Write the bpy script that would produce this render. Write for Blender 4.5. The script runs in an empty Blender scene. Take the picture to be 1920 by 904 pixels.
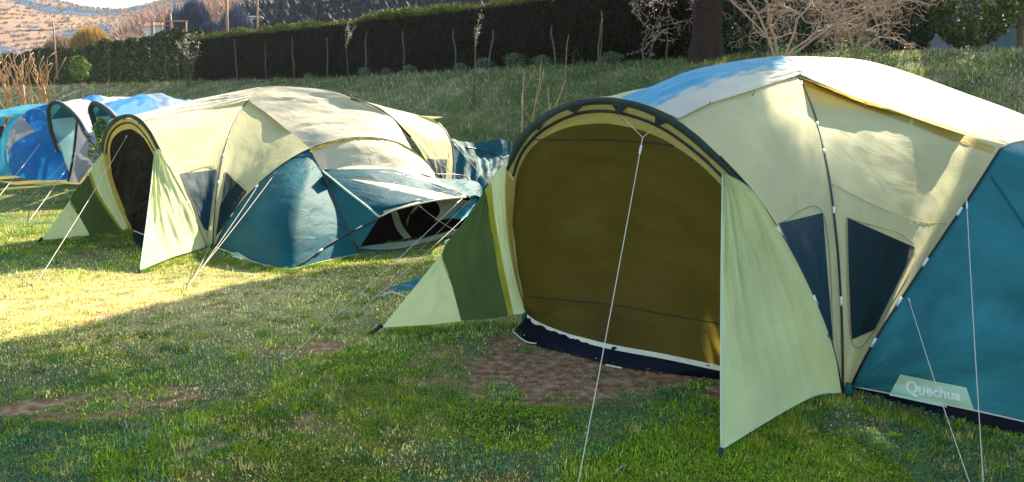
import bpy, bmesh, math, random
import numpy as np
from mathutils import Vector, Matrix, noise
from mathutils.bvhtree import BVHTree
from mathutils.geometry import intersect_line_plane
R = math.radians
random.seed(7); rng = np.random.default_rng(7)
SC = bpy.context.scene; COL = SC.collection
# ---------------------------------------------------------------- camera, sky, sun, exposure
F = 1450.0; CAMZ = 1.62; PITCH = math.atan(235/1450)
cam = bpy.data.objects.new('camera', bpy.data.cameras.new('camera')); COL.objects.link(cam)
cam.location = (0, 0, CAMZ); cam.rotation_euler = (math.pi/2-PITCH, 0, 0)
cam.data.sensor_width = 36; cam.data.lens = 36*F/1920
cam.data.clip_start = .05; cam.data.clip_end = 3000
SC.camera = cam
SUN_AZ = 27.0; SUN_EL = 36.0            # sun behind the scene, to the right
w = bpy.data.worlds.new('World'); SC.world = w; w.use_nodes = True
nt = w.node_tree; bg = nt.nodes['Background']
sky = nt.nodes.new('ShaderNodeTexSky'); sky.sky_type = 'NISHITA'; sky.sun_disc = False
sky.sun_elevation = R(SUN_EL); sky.sun_rotation = R(SUN_AZ); sky.air_density = 1.3; sky.dust_density = 1.0; sky.ozone_density = 2.0
tn = nt.nodes.new('ShaderNodeVectorMath'); tn.operation = 'MULTIPLY'; tn.inputs[1].default_value = (1.08, 1.06, .93)
nt.links.new(sky.outputs[0], tn.inputs[0]); nt.links.new(tn.outputs[0], bg.inputs[0]); bg.inputs[1].default_value = .085
sl = bpy.data.lights.new('sun', 'SUN'); sl.energy = 5.0; sl.angle = R(.5); sl.color = (1, .86, .62)
sun = bpy.data.objects.new('sun', sl); COL.objects.link(sun)
sdir = Vector((math.sin(R(SUN_AZ))*math.cos(R(SUN_EL)), math.cos(R(SUN_AZ))*math.cos(R(SUN_EL)), math.sin(R(SUN_EL))))
sun.rotation_euler = sdir.to_track_quat('Z', 'Y').to_euler(); sun.location = sdir*60
SC.view_settings.view_transform = 'Standard'; SC.view_settings.look = 'None'
SC.view_settings.gamma = 1; SC.view_settings.exposure = 2.05; SC.view_settings.use_curve_mapping = False
SC.render.engine = 'CYCLES'
SC.cycles.max_bounces = 8; SC.cycles.transmission_bounces = 6; SC.cycles.transparent_max_bounces = 8
SC.cycles.use_denoising = True
# ---------------------------------------------------------------- helpers
ct, st = math.cos(PITCH), math.sin(PITCH)
CO = Vector((0, 0, CAMZ))
def ray(px, py):
    u = (px-960)/F; v = (452-py)/F
    return Vector((u, ct+v*st, v*ct-st))
def P(px, py, d):                    # the point seen at a pixel of the photograph, d metres ahead
    r = ray(px, py); return CO + r*(d/r.y)
def G(px, py, z=0.0):                # the same, on the ground
    r = ray(px, py); return CO + r*((z-CAMZ)/r.z)
def PL(px, py, pl):                  # the same, on a plane (point, normal)
    r = ray(px, py); t = (pl[0]-CO).dot(pl[1])/r.dot(pl[1]); return CO + r*t
def plane(a, b, c): return (Vector(a), (Vector(b)-Vector(a)).cross(Vector(c)-Vector(a)).normalized())
def pts(lst, pl=None):
    out = []
    for p in lst:
        if isinstance(p, Vector): out.append(p.copy())
        elif len(p) == 3: out.append(P(*p))
        else: out.append(PL(p[0], p[1], pl) if pl else G(*p))
    return out
def spline(p, n, closed=False):      # Catmull-Rom resampled evenly
    p = [Vector(q) for q in p]
    if len(p) == 1: return [p[0].copy() for _ in range(n)]
    q = [p[0]*2-p[1]]+p+[p[-1]*2-p[-2]]
    d = []
    for i in range(1, len(q)-2):
        k = 12
        for j in range(k):
            t = j/k; a, b, c, e = q[i-1], q[i], q[i+1], q[i+2]
            d.append(.5*((2*b)+(c-a)*t+(2*a-5*b+4*c-e)*t*t+(3*b-a-3*c+e)*t**3))
    d.append(p[-1].copy())
    L = [0]
    for i in range(1, len(d)): L.append(L[-1]+(d[i]-d[i-1]).length)
    out = []; j = 0
    for i in range(n):
        s = L[-1]*i/(n-1)
        while j < len(d)-2 and L[j+1] < s: j += 1
        h = L[j+1]-L[j]; t = (s-L[j])/h if h > 1e-9 else 0
        out.append(d[j].lerp(d[j+1], min(max(t, 0), 1)))
    return out
def setp(o, label=None, cat=None, group=None, kind=None):
    if label: o['label'] = label
    if cat: o['category'] = cat
    if group: o['group'] = group
    if kind: o['kind'] = kind
    return o
def thing(name, label, cat, loc, group=None):
    o = bpy.data.objects.new(name, None); COL.objects.link(o); o.location = loc; o.empty_display_size = .2
    return setp(o, label, cat, group)
def base(o):                          # world position of a thing or part, without waiting for a depsgraph update
    v = Vector((0, 0, 0))
    while o is not None: v = v + o.location; o = o.parent
    return v
def mesh(name, V, Fc, mat, parent=None, uv=None, smooth=True, loc=None):
    off = base(parent) if parent is not None else (Vector(loc) if loc is not None else Vector((0, 0, 0)))
    V = np.asarray([tuple(v) for v in V] if not isinstance(V, np.ndarray) else V, dtype=np.float64)-np.array(off)
    me = bpy.data.meshes.new(name); me.from_pydata(V.tolist(), [], Fc if isinstance(Fc, list) else Fc.tolist())
    if mat is not None: me.materials.append(mat)
    if uv is not None:
        l = me.uv_layers.new(name='uv'); idx = np.empty(len(me.loops), dtype=np.int32); me.loops.foreach_get('vertex_index', idx)
        l.data.foreach_set('uv', np.asarray(uv, dtype=np.float32)[idx].ravel())
    me.polygons.foreach_set('use_smooth', np.full(len(me.polygons), smooth))
    me.update()
    o = bpy.data.objects.new(name, me); COL.objects.link(o)
    if parent is not None: o.parent = parent
    elif loc is not None: o.location = loc
    return o
def bigmesh(name, V, nper, mat, parent=None, col=None, loc=None, idx=None):
    """many separate small faces with nper corners each: V (n*nper,3); col per corner (n*nper,4)"""
    off = np.array(base(parent)) if parent is not None else (np.array(loc) if loc is not None else np.zeros(3))
    n = len(V)//nper; me = bpy.data.meshes.new(name)
    me.vertices.add(len(V)); me.vertices.foreach_set('co', (V-off).astype(np.float32).ravel())
    me.loops.add(n*nper); me.loops.foreach_set('vertex_index', np.arange(n*nper, dtype=np.int32))
    me.polygons.add(n); me.polygons.foreach_set('loop_start', np.arange(0, n*nper, nper, dtype=np.int32))
    me.polygons.foreach_set('loop_total', np.full(n, nper, dtype=np.int32))
    me.materials.append(mat); me.update(calc_edges=True)
    if col is not None:
        a = me.color_attributes.new('tint', 'FLOAT_COLOR', 'POINT'); a.data.foreach_set('color', col.astype(np.float32).ravel())
    o = bpy.data.objects.new(name, me); COL.objects.link(o)
    if parent is not None: o.parent = parent
    elif loc is not None: o.location = loc
    return o
def tube_geo(p, r, k=6, cap=True):
    p = [Vector(q) for q in p]; n = len(p); rr = r if isinstance(r, (list, tuple)) else [r]*n
    V = []; Fc = []; up = None
    for i in range(n):
        t = (p[min(i+1, n-1)]-p[max(i-1, 0)])
        if t.length < 1e-9: t = Vector((0, 0, 1))
        t.normalize()
        if up is None:
            up = Vector((0, 0, 1)) if abs(t.z) < .9 else Vector((1, 0, 0))
        a = t.cross(up)
        if a.length < 1e-6: a = t.orthogonal()
        a.normalize(); b = t.cross(a).normalized(); up = -b if False else a.cross(t).normalized()
        for j in range(k):
            an = 2*math.pi*j/k; V.append(p[i]+(a*math.cos(an)+b*math.sin(an))*rr[i])
    for i in range(n-1):
        for j in range(k): Fc.append([i*k+j, i*k+(j+1) % k, (i+1)*k+(j+1) % k, (i+1)*k+j])
    if cap: Fc.append(list(range(k))[::-1]); Fc.append([(n-1)*k+j for j in range(k)])
    return V, Fc
def join(geos):
    V = []; Fc = []
    for v, f in geos:
        o = len(V); V += list(v); Fc += [[i+o for i in q] for q in f]
    return V, Fc
def tube(name, p, r, mat, parent, k=6, n=None):
    if n: p = spline(p, n)
    V, Fc = tube_geo(p, r, k); return mesh(name, V, Fc, mat, parent)
def box_geo(c, s, rz=0, tilt=0):
    m = Matrix.Translation(Vector(c)) @ Matrix.Rotation(rz, 4, 'Z') @ Matrix.Rotation(tilt, 4, 'X')
    V = [m @ Vector((x*s[0]/2, y*s[1]/2, z*s[2]/2)) for x in (-1, 1) for y in (-1, 1) for z in (-1, 1)]
    return V, [[0, 1, 3, 2], [4, 6, 7, 5], [0, 4, 5, 1], [2, 3, 7, 6], [0, 2, 6, 4], [1, 5, 7, 3]]
# ---- fabric sheets spanned between four edge curves
def grid_mesh(name, Gd, mat, parent, uvs=None):
    nv = len(Gd); nu = len(Gd[0]); V = [p for r in Gd for p in r]
    Fc = [[j*nu+i, j*nu+i+1, (j+1)*nu+i+1, (j+1)*nu+i] for j in range(nv-1) for i in range(nu-1)]
    if uvs is None:
        wd = sum((Gd[nv//2][i+1]-Gd[nv//2][i]).length for i in range(nu-1)); ht = sum((Gd[j+1][nu//2]-Gd[j][nu//2]).length for j in range(nv-1))
        uvs = [(wd*i/(nu-1), ht*j/(nv-1)) for j in range(nv) for i in range(nu)]
    o = mesh(name, V, Fc, mat, parent, uv=uvs)
    o_b = BVHTree.FromPolygons(V, Fc)
    return o, o_b
def sheet(name, parent, mat, top, bottom, left, right, nu=28, nv=28, bulge=0., wr=None, seed=0):
    """Coons patch. top/bottom run left to right, left/right run top to bottom. wr=[(amp,fu,fv),...] wrinkles"""
    T = spline(top, nu); B = spline(bottom, nu); L = spline(left, nv); Rr = spline(right, nv)
    c00, c10, c01, c11 = L[0], Rr[0], L[-1], Rr[-1]
    Gd = []
    for j in range(nv):
        v = j/(nv-1); row = []
        for i in range(nu):
            u = i/(nu-1)
            tt = T[i]-(T[0].lerp(T[-1], u))+c00.lerp(c10, u); bb = B[i]-(B[0].lerp(B[-1], u))+c01.lerp(c11, u)
            p = tt*(1-v)+bb*v + L[j]*(1-u)+Rr[j]*u - (c00*(1-u)*(1-v)+c10*u*(1-v)+c01*(1-u)*v+c11*u*v)
            row.append(p)
        Gd.append(row)
    if bulge or wr:
        N = []
        for j in range(nv):
            r = []
            for i in range(nu):
                du = Gd[j][min(i+1, nu-1)]-Gd[j][max(i-1, 0)]; dv = Gd[min(j+1, nv-1)][i]-Gd[max(j-1, 0)][i]
                n = du.cross(dv)
                if n.length < 1e-9: n = Vector((0, -1, 0))
                n.normalize(); mid = Gd[nv//2][nu//2]
                if n.dot(CO-Gd[j][i]) < 0: n = -n
                r.append(n)
            N.append(r)
        nm = sum((n for r in N for n in r), Vector()).normalized()
        for j in range(nv):
            v = j/(nv-1)
            for i in range(nu):
                u = i/(nu-1); d = bulge*math.sin(math.pi*u)*math.sin(math.pi*v); e = min(1, 6*u, 6*(1-u), 6*v, 6*(1-v))
                for (am, fu, fv) in (wr or ()):
                    d += am*(.25+.75*e)*noise.noise(Vector((u*fu+seed*3.1, v*fv+seed*1.7, seed)))*2
                    d += am*e*(abs(noise.noise(Vector((u*fu*1.7+9, v*fv*1.3+seed, seed+5))))**.6-.5)*.8
                Gd[j][i] = Gd[j][i]+(N[j][i]*.5+nm*.5)*d
    return grid_mesh(name, Gd, mat, parent)
def loft(name, parent, mat, a, b, nu=40, nv=3, wr=0, seed=0, bow=0):
    A = spline(a, nu); B = spline(b, nu); Gd = []
    for j in range(nv):
        v = j/(nv-1); row = []
        for i in range(nu):
            p = A[i].lerp(B[i], v); q = wr*noise.noise(Vector((i*.55+seed, v*1.2, seed)))+bow*math.sin(math.pi*v)
            row.append(p+(CO-p).normalized()*q)
        Gd.append(row)
    return grid_mesh(name, Gd, mat, parent)
def oncloth(px, py, bv, off, fb):     # nearest cloth point under a photo pixel, off metres in front
    r = ray(px, py).normalized(); best = None
    for b in bv:
        h = b.ray_cast(CO, r)
        if h[0] is not None and (best is None or h[3] < best): best = h[3]
    return CO+r*((best if best is not None else fb)-off)
def decal(name, parent, mat, q, bv, off=.006, n=12, fb=None):
    """a patch sewn on the cloth: q = four corners (photo pixels) TL TR BR BL"""
    if fb is None:
        cx = sum(p[0] for p in q)/4; cy = sum(p[1] for p in q)/4; fb = (oncloth(cx, cy, bv, 0, 6)-CO).length
    Gd = []
    for j in range(n):
        v = j/(n-1); row = []
        for i in range(n):
            u = i/(n-1)
            x = (q[0][0]*(1-u)+q[1][0]*u)*(1-v)+(q[3][0]*(1-u)+q[2][0]*u)*v; y = (q[0][1]*(1-u)+q[1][1]*u)*(1-v)+(q[3][1]*(1-u)+q[2][1]*u)*v
            row.append(oncloth(x, y, bv, off, fb))
        Gd.append(row)
    return grid_mesh(name, Gd, mat, parent)[0]
def seam(name, parent, mat, px, bv, r=.004, off=.004, n=24, k=5):
    pp = spline([Vector((a, b, 0)) for a, b in px], n); fb = (oncloth(pp[n//2].x, pp[n//2].y, bv, 0, 6)-CO).length
    return tube(name, [oncloth(p.x, p.y, bv, off, fb) for p in pp], r, mat, parent, k)
# ---------------------------------------------------------------- materials
def newmat(name):
    m = bpy.data.materials.new(name); m.use_nodes = True; t = m.node_tree
    for n in list(t.nodes): t.nodes.remove(n)
    return m, t, t.nodes.new('ShaderNodeOutputMaterial')
def fabric(name, c, trans=.3, rough=.65, tc=None, var=.12, bump=.35, sc=7., aniso=1.):
    m, t, out = newmat(name); N = t.nodes; K = t.links.new
    tx = N.new('ShaderNodeTexCoord'); mp = N.new('ShaderNodeMapping'); mp.inputs['Scale'].default_value = (1, aniso, 1); K(tx.outputs['UV'], mp.inputs[0])
    n1 = N.new('ShaderNodeTexNoise'); n1.inputs['Scale'].default_value = sc; n1.inputs['Detail'].default_value = 5; n1.inputs['Distortion'].default_value = .8; K(mp.outputs[0], n1.inputs[0])
    n2 = N.new('ShaderNodeTexNoise'); n2.inputs['Scale'].default_value = 2.3; n2.inputs['Detail'].default_value = 4; K(tx.outputs['UV'], n2.inputs[0])
    n3 = N.new('ShaderNodeTexNoise'); n3.inputs['Scale'].default_value = 220; n3.inputs['Detail'].default_value = 1; K(tx.outputs['UV'], n3.inputs[0])
    mr = N.new('ShaderNodeMapRange'); mr.inputs[1].default_value = .3; mr.inputs[2].default_value = .7; mr.inputs[3].default_value = 1-var; mr.inputs[4].default_value = 1+var; K(n2.outputs[0], mr.inputs[0])
    mu = N.new('ShaderNodeVectorMath'); mu.operation = 'SCALE'; mu.inputs[0].default_value = c; K(mr.outputs[0], mu.inputs['Scale'])
    ad = N.new('ShaderNodeMath'); ad.operation = 'MULTIPLY_ADD'; ad.inputs[1].default_value = .04; K(n3.outputs[0], ad.inputs[0]); K(n1.outputs[0], ad.inputs[2])
    bp = N.new('ShaderNodeBump'); bp.inputs['Strength'].default_value = bump; bp.inputs['Distance'].default_value = .05; K(ad.outputs[0], bp.inputs['Height'])
    pr = N.new('ShaderNodeBsdfPrincipled'); pr.inputs['Roughness'].default_value = rough; pr.inputs['Specular IOR Level'].default_value = .12
    K(mu.outputs[0], pr.inputs['Base Color']); K(bp.outputs[0], pr.inputs['Normal'])
    tr = N.new('ShaderNodeBsdfTranslucent'); K(bp.outputs[0], tr.inputs['Normal'])
    if tc: tr.inputs[0].default_value = (*tc, 1)
    else: K(mu.outputs[0], tr.inputs[0])
    mx = N.new('ShaderNodeMixShader'); mx.inputs[0].default_value = trans; K(pr.outputs[0], mx.inputs[1]); K(tr.outputs[0], mx.inputs[2]); K(mx.outputs[0], out.inputs[0])
    return m
def plain(name, c, rough=.6, var=.2, sc=8., bump=0., metal=0., spec=.4, coord='Object'):
    m, t, out = newmat(name); N = t.nodes; K = t.links.new
    tx = N.new('ShaderNodeTexCoord'); n = N.new('ShaderNodeTexNoise'); n.inputs['Scale'].default_value = sc; n.inputs['Detail'].default_value = 6; K(tx.outputs[coord], n.inputs[0])
    mr = N.new('ShaderNodeMapRange'); mr.inputs[1].default_value = .25; mr.inputs[2].default_value = .75; mr.inputs[3].default_value = 1-var; mr.inputs[4].default_value = 1+var; K(n.outputs[0], mr.inputs[0])
    mu = N.new('ShaderNodeVectorMath'); mu.operation = 'SCALE'; mu.inputs[0].default_value = c; K(mr.outputs[0], mu.inputs['Scale'])
    pr = N.new('ShaderNodeBsdfPrincipled'); pr.inputs['Roughness'].default_value = rough; pr.inputs['Metallic'].default_value = metal; pr.inputs['Specular IOR Level'].default_value = spec
    K(mu.outputs[0], pr.inputs['Base Color']); K(pr.outputs[0], out.inputs[0])
    if bump:
        b = N.new('ShaderNodeBump'); b.inputs['Strength'].default_value = bump; b.inputs['Distance'].default_value = .03; K(n.outputs[0], b.inputs['Height']); K(b.outputs[0], pr.inputs['Normal'])
    return m
def tinted(name, trans=.3, rough=.6, spec=.25):      # small leaves and blades: colour carried per leaf
    m, t, out = newmat(name); N = t.nodes; K = t.links.new
    a = N.new('ShaderNodeVertexColor'); a.layer_name = 'tint'
    pr = N.new('ShaderNodeBsdfPrincipled'); pr.inputs['Roughness'].default_value = rough; pr.inputs['Specular IOR Level'].default_value = spec; K(a.outputs[0], pr.inputs['Base Color'])
    tr = N.new('ShaderNodeBsdfTranslucent'); K(a.outputs[0], tr.inputs[0])
    mx = N.new('ShaderNodeMixShader'); mx.inputs[0].default_value = trans; K(pr.outputs[0], mx.inputs[1]); K(tr.outputs[0], mx.inputs[2]); K(mx.outputs[0], out.inputs[0])
    return m
M = dict(
 cream=fabric('cream_fabric', (.58, .56, .34), .36, sc=4, bump=.2),
 roof=fabric('pale_roof_fabric', (.42, .41, .36), .15, sc=6, aniso=4, bump=.3),
 lime=fabric('pale_green_fabric', (.70, .76, .42), .44, sc=7, aniso=.35, bump=.2),
 mesh=fabric('dark_green_net', (.085, .13, .045), .3, sc=9),
 limeband=fabric('lime_band', (.38, .38, .05), .4),
 ochre=fabric('ochre_warm_light', (.50, .38, .11), .35, sc=12),
 band=fabric('yellow_cream_fabric', (.58, .50, .20), .4, sc=14),
 olive=fabric('olive_door_fabric', (.085, .07, .018), .5, tc=(.21, .165, .026), sc=4, var=.3, bump=.25),
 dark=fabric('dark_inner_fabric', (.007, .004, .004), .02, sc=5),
 teal=fabric('teal_fabric', (.026, .15, .19), .06, sc=5, var=.3, bump=.25),
 tealdark=fabric('dark_teal_fabric', (.02, .12, .13), .2, sc=5),
 navy=fabric('navy_groundsheet', (.003, .004, .014), .0, rough=.6, sc=8),
 win=fabric('dark_net_window', (.006, .034, .056), .06, sc=6, var=.15, bump=.15),
 winb=fabric('dark_green_net_window', (.004, .020, .026), .05, sc=6, var=.2, bump=.15),
 blue=fabric('blue_fabric', (.010, .14, .42), .3, sc=5),
 podtop=fabric('sunlit_pod_cream', (.50, .46, .36), .2, sc=5),  # sun on the pod and awning put into the cream
 roofshade=fabric('blue_roof_shade', (.03, .25, .42), .1, sc=6, aniso=4, bump=.3),  # blue shade of the roof put into the colour
 teal2=fabric('shaded_teal_fabric', (.006, .078, .105), .03, sc=5, var=.25),  # darker copy of the teal, its shade put into the colour
 seamc=plain('seam_tape', (.30, .27, .15), .9),
 awnshade=fabric('blue_awning_shade', (.003, .062, .095), .06, sc=5),  # shade on the awning put into the colour
 cyan=fabric('cyan_fabric', (.04, .28, .42), .3, sc=5),
 sky=fabric('pale_blue_fabric', (.22, .42, .48), .3, sc=5),
 grey=fabric('grey_fabric', (.27, .27, .31), .2, sc=9, aniso=.3),
 greyblue=fabric('grey_blue_fabric', (.16, .24, .36), .25, sc=5),
 white=fabric('white_fabric', (.45, .47, .50), .3, sc=6),
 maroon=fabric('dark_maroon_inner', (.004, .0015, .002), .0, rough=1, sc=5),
 sleeve=fabric('dark_sleeve_fabric', (.035, .055, .055), .05, sc=20, var=.4),
 tape=fabric('white_tape', (.72, .68, .56), .1, sc=30),
 greystrip=fabric('grey_green_strip', (.22, .28, .24), .2),
 label=fabric('pale_green_patch', (.50, .66, .48), .1, sc=4),
 pole=plain('black_pole', (.008, .010, .016), .35, .1), ferrule=plain('bare_metal', (.62, .64, .66), .3, .1, metal=.3),
 tab=plain('dark_tab', (.01, .014, .03), .6), redtab=plain('dark_red_tab', (.16, .01, .015), .6),
 rope=plain('pale_rope', (.54, .50, .44), .8, .1, sc=60), letter=plain('white_print', (.80, .80, .80), .6, .03),
 peg=plain('steel_peg', (.10, .10, .11), .4, metal=.6),
)

# roof sheet of the near tent: cream, blue shade painted into the upper part
m, t, out = newmat('roof_fabric_painted_shade'); N = t.nodes; K = t.links.new
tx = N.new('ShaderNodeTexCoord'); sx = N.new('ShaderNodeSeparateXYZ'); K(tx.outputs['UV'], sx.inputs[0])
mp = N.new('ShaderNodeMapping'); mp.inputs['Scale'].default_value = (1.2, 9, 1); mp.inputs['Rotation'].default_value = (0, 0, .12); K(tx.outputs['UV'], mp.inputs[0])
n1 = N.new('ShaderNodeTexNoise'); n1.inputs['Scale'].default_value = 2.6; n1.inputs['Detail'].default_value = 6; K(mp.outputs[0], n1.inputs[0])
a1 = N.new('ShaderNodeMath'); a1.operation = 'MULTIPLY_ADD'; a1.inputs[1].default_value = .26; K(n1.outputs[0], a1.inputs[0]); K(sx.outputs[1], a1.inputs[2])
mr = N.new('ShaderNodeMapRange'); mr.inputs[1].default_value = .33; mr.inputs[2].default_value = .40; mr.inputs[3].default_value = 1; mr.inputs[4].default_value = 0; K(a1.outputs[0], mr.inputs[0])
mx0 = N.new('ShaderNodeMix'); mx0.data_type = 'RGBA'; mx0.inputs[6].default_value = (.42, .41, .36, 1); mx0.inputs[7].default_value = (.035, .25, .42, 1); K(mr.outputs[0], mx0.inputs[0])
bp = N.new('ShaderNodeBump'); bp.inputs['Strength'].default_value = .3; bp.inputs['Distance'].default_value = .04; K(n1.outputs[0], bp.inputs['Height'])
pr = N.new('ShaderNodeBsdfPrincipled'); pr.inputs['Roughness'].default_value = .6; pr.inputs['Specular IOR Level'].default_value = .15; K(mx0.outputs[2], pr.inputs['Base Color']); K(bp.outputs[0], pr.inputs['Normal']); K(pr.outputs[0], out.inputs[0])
M['roofshaded'] = m
# ================================================================ ground
_lat = np.random.default_rng(11).random((256, 256))
def vn(x, y):
    x = np.asarray(x, float); y = np.asarray(y, float); xi = np.floor(x).astype(int); yi = np.floor(y).astype(int); fx = x-xi; fy = y-yi
    fx = fx*fx*(3-2*fx); fy = fy*fy*(3-2*fy); g = lambda a, b: _lat[a & 255, b & 255]
    return (g(xi, yi)*(1-fx)+g(xi+1, yi)*fx)*(1-fy)+(g(xi, yi+1)*(1-fx)+g(xi+1, yi+1)*fx)*fy
def fbm(x, y, o=4):
    s = 0; a = .5; t = 0
    for i in range(o): s = s+a*vn(x*2**i+17*i, y*2**i+31*i); t += a; a *= .5
    return s/t
HX = [-140, -60, -33, -13, 4.5, 12, 20, 60, 140]; HY = [150, 75, 52, 35, 20, 17.5, 16.5, 15, 12]
def hedge_y(x): return np.interp(x, HX, HY)
def terrain(x, y):
    x = np.asarray(x, float); y = np.asarray(y, float)
    s = (hedge_y(x)-y)*.76; t = np.clip(1-(s-.3)/8.2, 0, 1); t = t*t*(3-2*t)
    z = 3.0*t + .022*np.clip(hedge_y(x)-30, 0, 60)*t
    z = z+t*(1-t)*1.6*(fbm(x*.35, y*.35)-.5)+t*.12*(fbm(x*1.3, y*1.3, 3)-.5)
    far = np.clip((y-hedge_y(x)-3)/60, 0, 1); z = z+far*3.5
    z = z+.03*(fbm(x*1.1+5, y*1.1, 3)-.5)*np.clip((y-2)/2, 0, 1)*0.6
    return z
DIRT = [(1085,690,.8,.28,1.), (1190,692,.55,.18,1.), (1000,720,.45,.13,.7), (900,690,.5,.3,.5), (200,748,.8,.05,.55), (90,772,.7,.06,.6), (300,730,.4,.035,.5), (370,838,.18,.05,.5), (640,790,.3,.12,.3), (1050,655,.6,.2,.8), (1320,715,.5,.12,.6), (60,570,.8,.2,.3), (235,585,.7,.25,.35),(1500,735,.5,.15,.4),(590,655,.5,.12,.45),(1700,780,.5,.1,.4)]
def dirt(x, y):
    m = 0
    for px, py, rx, ry, k in DIRT:
        g = G(px, py); dx = x-g.x; dy = y-g.y
        q = (dx/rx)**2+(dy/(ry*2.4))**2; m = np.maximum(m, k*np.clip(1.35-q, 0, 1))
    return np.clip(m*1.6+(fbm(x*9, y*9, 4)-.5)*2.6*np.minimum(1, m*3)-.30, 0, 1)
def axis(a, b, fa, fb, fine, k):
    v = list(np.arange(fa, fb, fine)); s = fine; p = fb
    while p < b: v.append(p); s *= k; p += s
    v.append(b); s = fine; p = fa-fine
    while p > a: v.insert(0, p); s *= k; p -= s
    v.insert(0, a); return np.array(v)
gx = axis(-420, 420, -6.5, 5, .045, 1.045); gy = axis(-30, 460, 2.4, 10, .045, 1.03)
X, Y = np.meshgrid(gx, gy); Z = terrain(X, Y); D_ = dirt(X, Y)*(Y < 14)
Z = Z-.012*D_+.010*(fbm(X*14, Y*14, 3)-.5)*(Y < 14)
nx, ny = len(gx), len(gy)
i0 = (np.arange(ny-1)[:, None]*nx+np.arange(nx-1)[None, :]).ravel(); Fg = np.stack([i0, i0+1, i0+nx+1, i0+nx], 1)
me = bpy.data.meshes.new('ground'); me.vertices.add(nx*ny); me.vertices.foreach_set('co', np.stack([X, Y, Z], -1).astype(np.float32).ravel())
me.loops.add(len(Fg)*4); me.loops.foreach_set('vertex_index', Fg.astype(np.int32).ravel()); me.polygons.add(len(Fg))
me.polygons.foreach_set('loop_start', np.arange(0, len(Fg)*4, 4, dtype=np.int32)); me.polygons.foreach_set('loop_total', np.full(len(Fg), 4, dtype=np.int32))
me.polygons.foreach_set('use_smooth', np.ones(len(Fg), bool)); me.update(calc_edges=True)
a = me.color_attributes.new('zone', 'FLOAT_COLOR', 'POINT')
zc = np.zeros((nx*ny, 4), np.float32); zc[:, 0] = D_.ravel(); zc[:, 1] = np.clip(Z.ravel()/3, 0, 1); zc[:, 3] = 1; zc[:, 2] = np.exp(-(((X+3.4)/2.8)**2+((Y-6.6)/1.5)**2)).ravel(); a.data.foreach_set('color', zc.ravel())  # blue channel: sunlit golden band put into the turf colour, partly dry grass
m, t, out = newmat('turf_and_soil'); N = t.nodes; K = t.links.new
geo = N.new('ShaderNodeNewGeometry'); zn = N.new('ShaderNodeVertexColor'); zn.layer_name = 'zone'; sp = N.new('ShaderNodeSeparateColor'); K(zn.outputs[0], sp.inputs[0])
def nz(s, d=6, dist=0):
    n = N.new('ShaderNodeTexNoise'); n.inputs['Scale'].default_value = s; n.inputs['Detail'].default_value = d; n.inputs['Distortion'].default_value = dist; K(geo.outputs['Position'], n.inputs[0]); return n
def ramp(src, st_):
    r = N.new('ShaderNodeValToRGB'); K(src, r.inputs[0]); e = r.color_ramp.elements
    while len(e) > 1: e.remove(e[0])
    e[0].position = st_[0][0]; e[0].color = (*st_[0][1], 1)
    for p_, c_ in st_[1:]: q = e.new(p_); q.color = (*c_, 1)
    return r
def mixc(f, a_, b_):
    x = N.new('ShaderNodeMix'); x.data_type = 'RGBA'
    if isinstance(f, float): x.inputs[0].default_value = f
    else: K(f, x.inputs[0])
    K(a_, x.inputs[6]); K(b_, x.inputs[7]); return x.outputs[2]
turf = ramp(nz(1.4, 8, .6).outputs[0], [(.3, (.03, .05, .012)), (.45, (.08, .11, .018)), (.56, (.16, .15, .05)), (.7, (.11, .07, .04))])
soil = ramp(nz(16, 12).outputs[0], [(.25, (.09, .036, .020)), (.45, (.26, .13, .07)), (.6, (.38, .23, .14)), (.75, (.50, .35, .24))])
bank = ramp(nz(.9, 9, .5).outputs[0], [(.35, (.06, .09, .03)), (.5, (.13, .15, .06)), (.6, (.25, .22, .14)), (.72, (.15, .09, .06))])
straw = ramp(nz(6, 8).outputs[0], [(.35, (.18, .15, .05)), (.5, (.42, .33, .13)), (.65, (.50, .40, .20))]); turf_ = mixc(sp.outputs[2], turf.outputs[0], straw.outputs[0])  # golden sunlit tone of the band, mixed with real dry straw
c1 = mixc(sp.outputs[1], turf_, bank.outputs[0]); c2 = mixc(sp.outputs[0], c1, soil.outputs[0])
pr = N.new('ShaderNodeBsdfPrincipled'); pr.inputs['Roughness'].default_value = .95; pr.inputs['Specular IOR Level'].default_value = .15; K(c2, pr.inputs['Base Color'])
bp = N.new('ShaderNodeBump'); bp.inputs['Strength'].default_value = .8; bp.inputs['Distance'].default_value = .03; K(nz(40, 8).outputs[0], bp.inputs['Height']); K(bp.outputs[0], pr.inputs['Normal']); K(pr.outputs[0], out.inputs[0])
me.materials.append(m); g = bpy.data.objects.new('ground', me); COL.objects.link(g); g['kind'] = 'structure'
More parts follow.
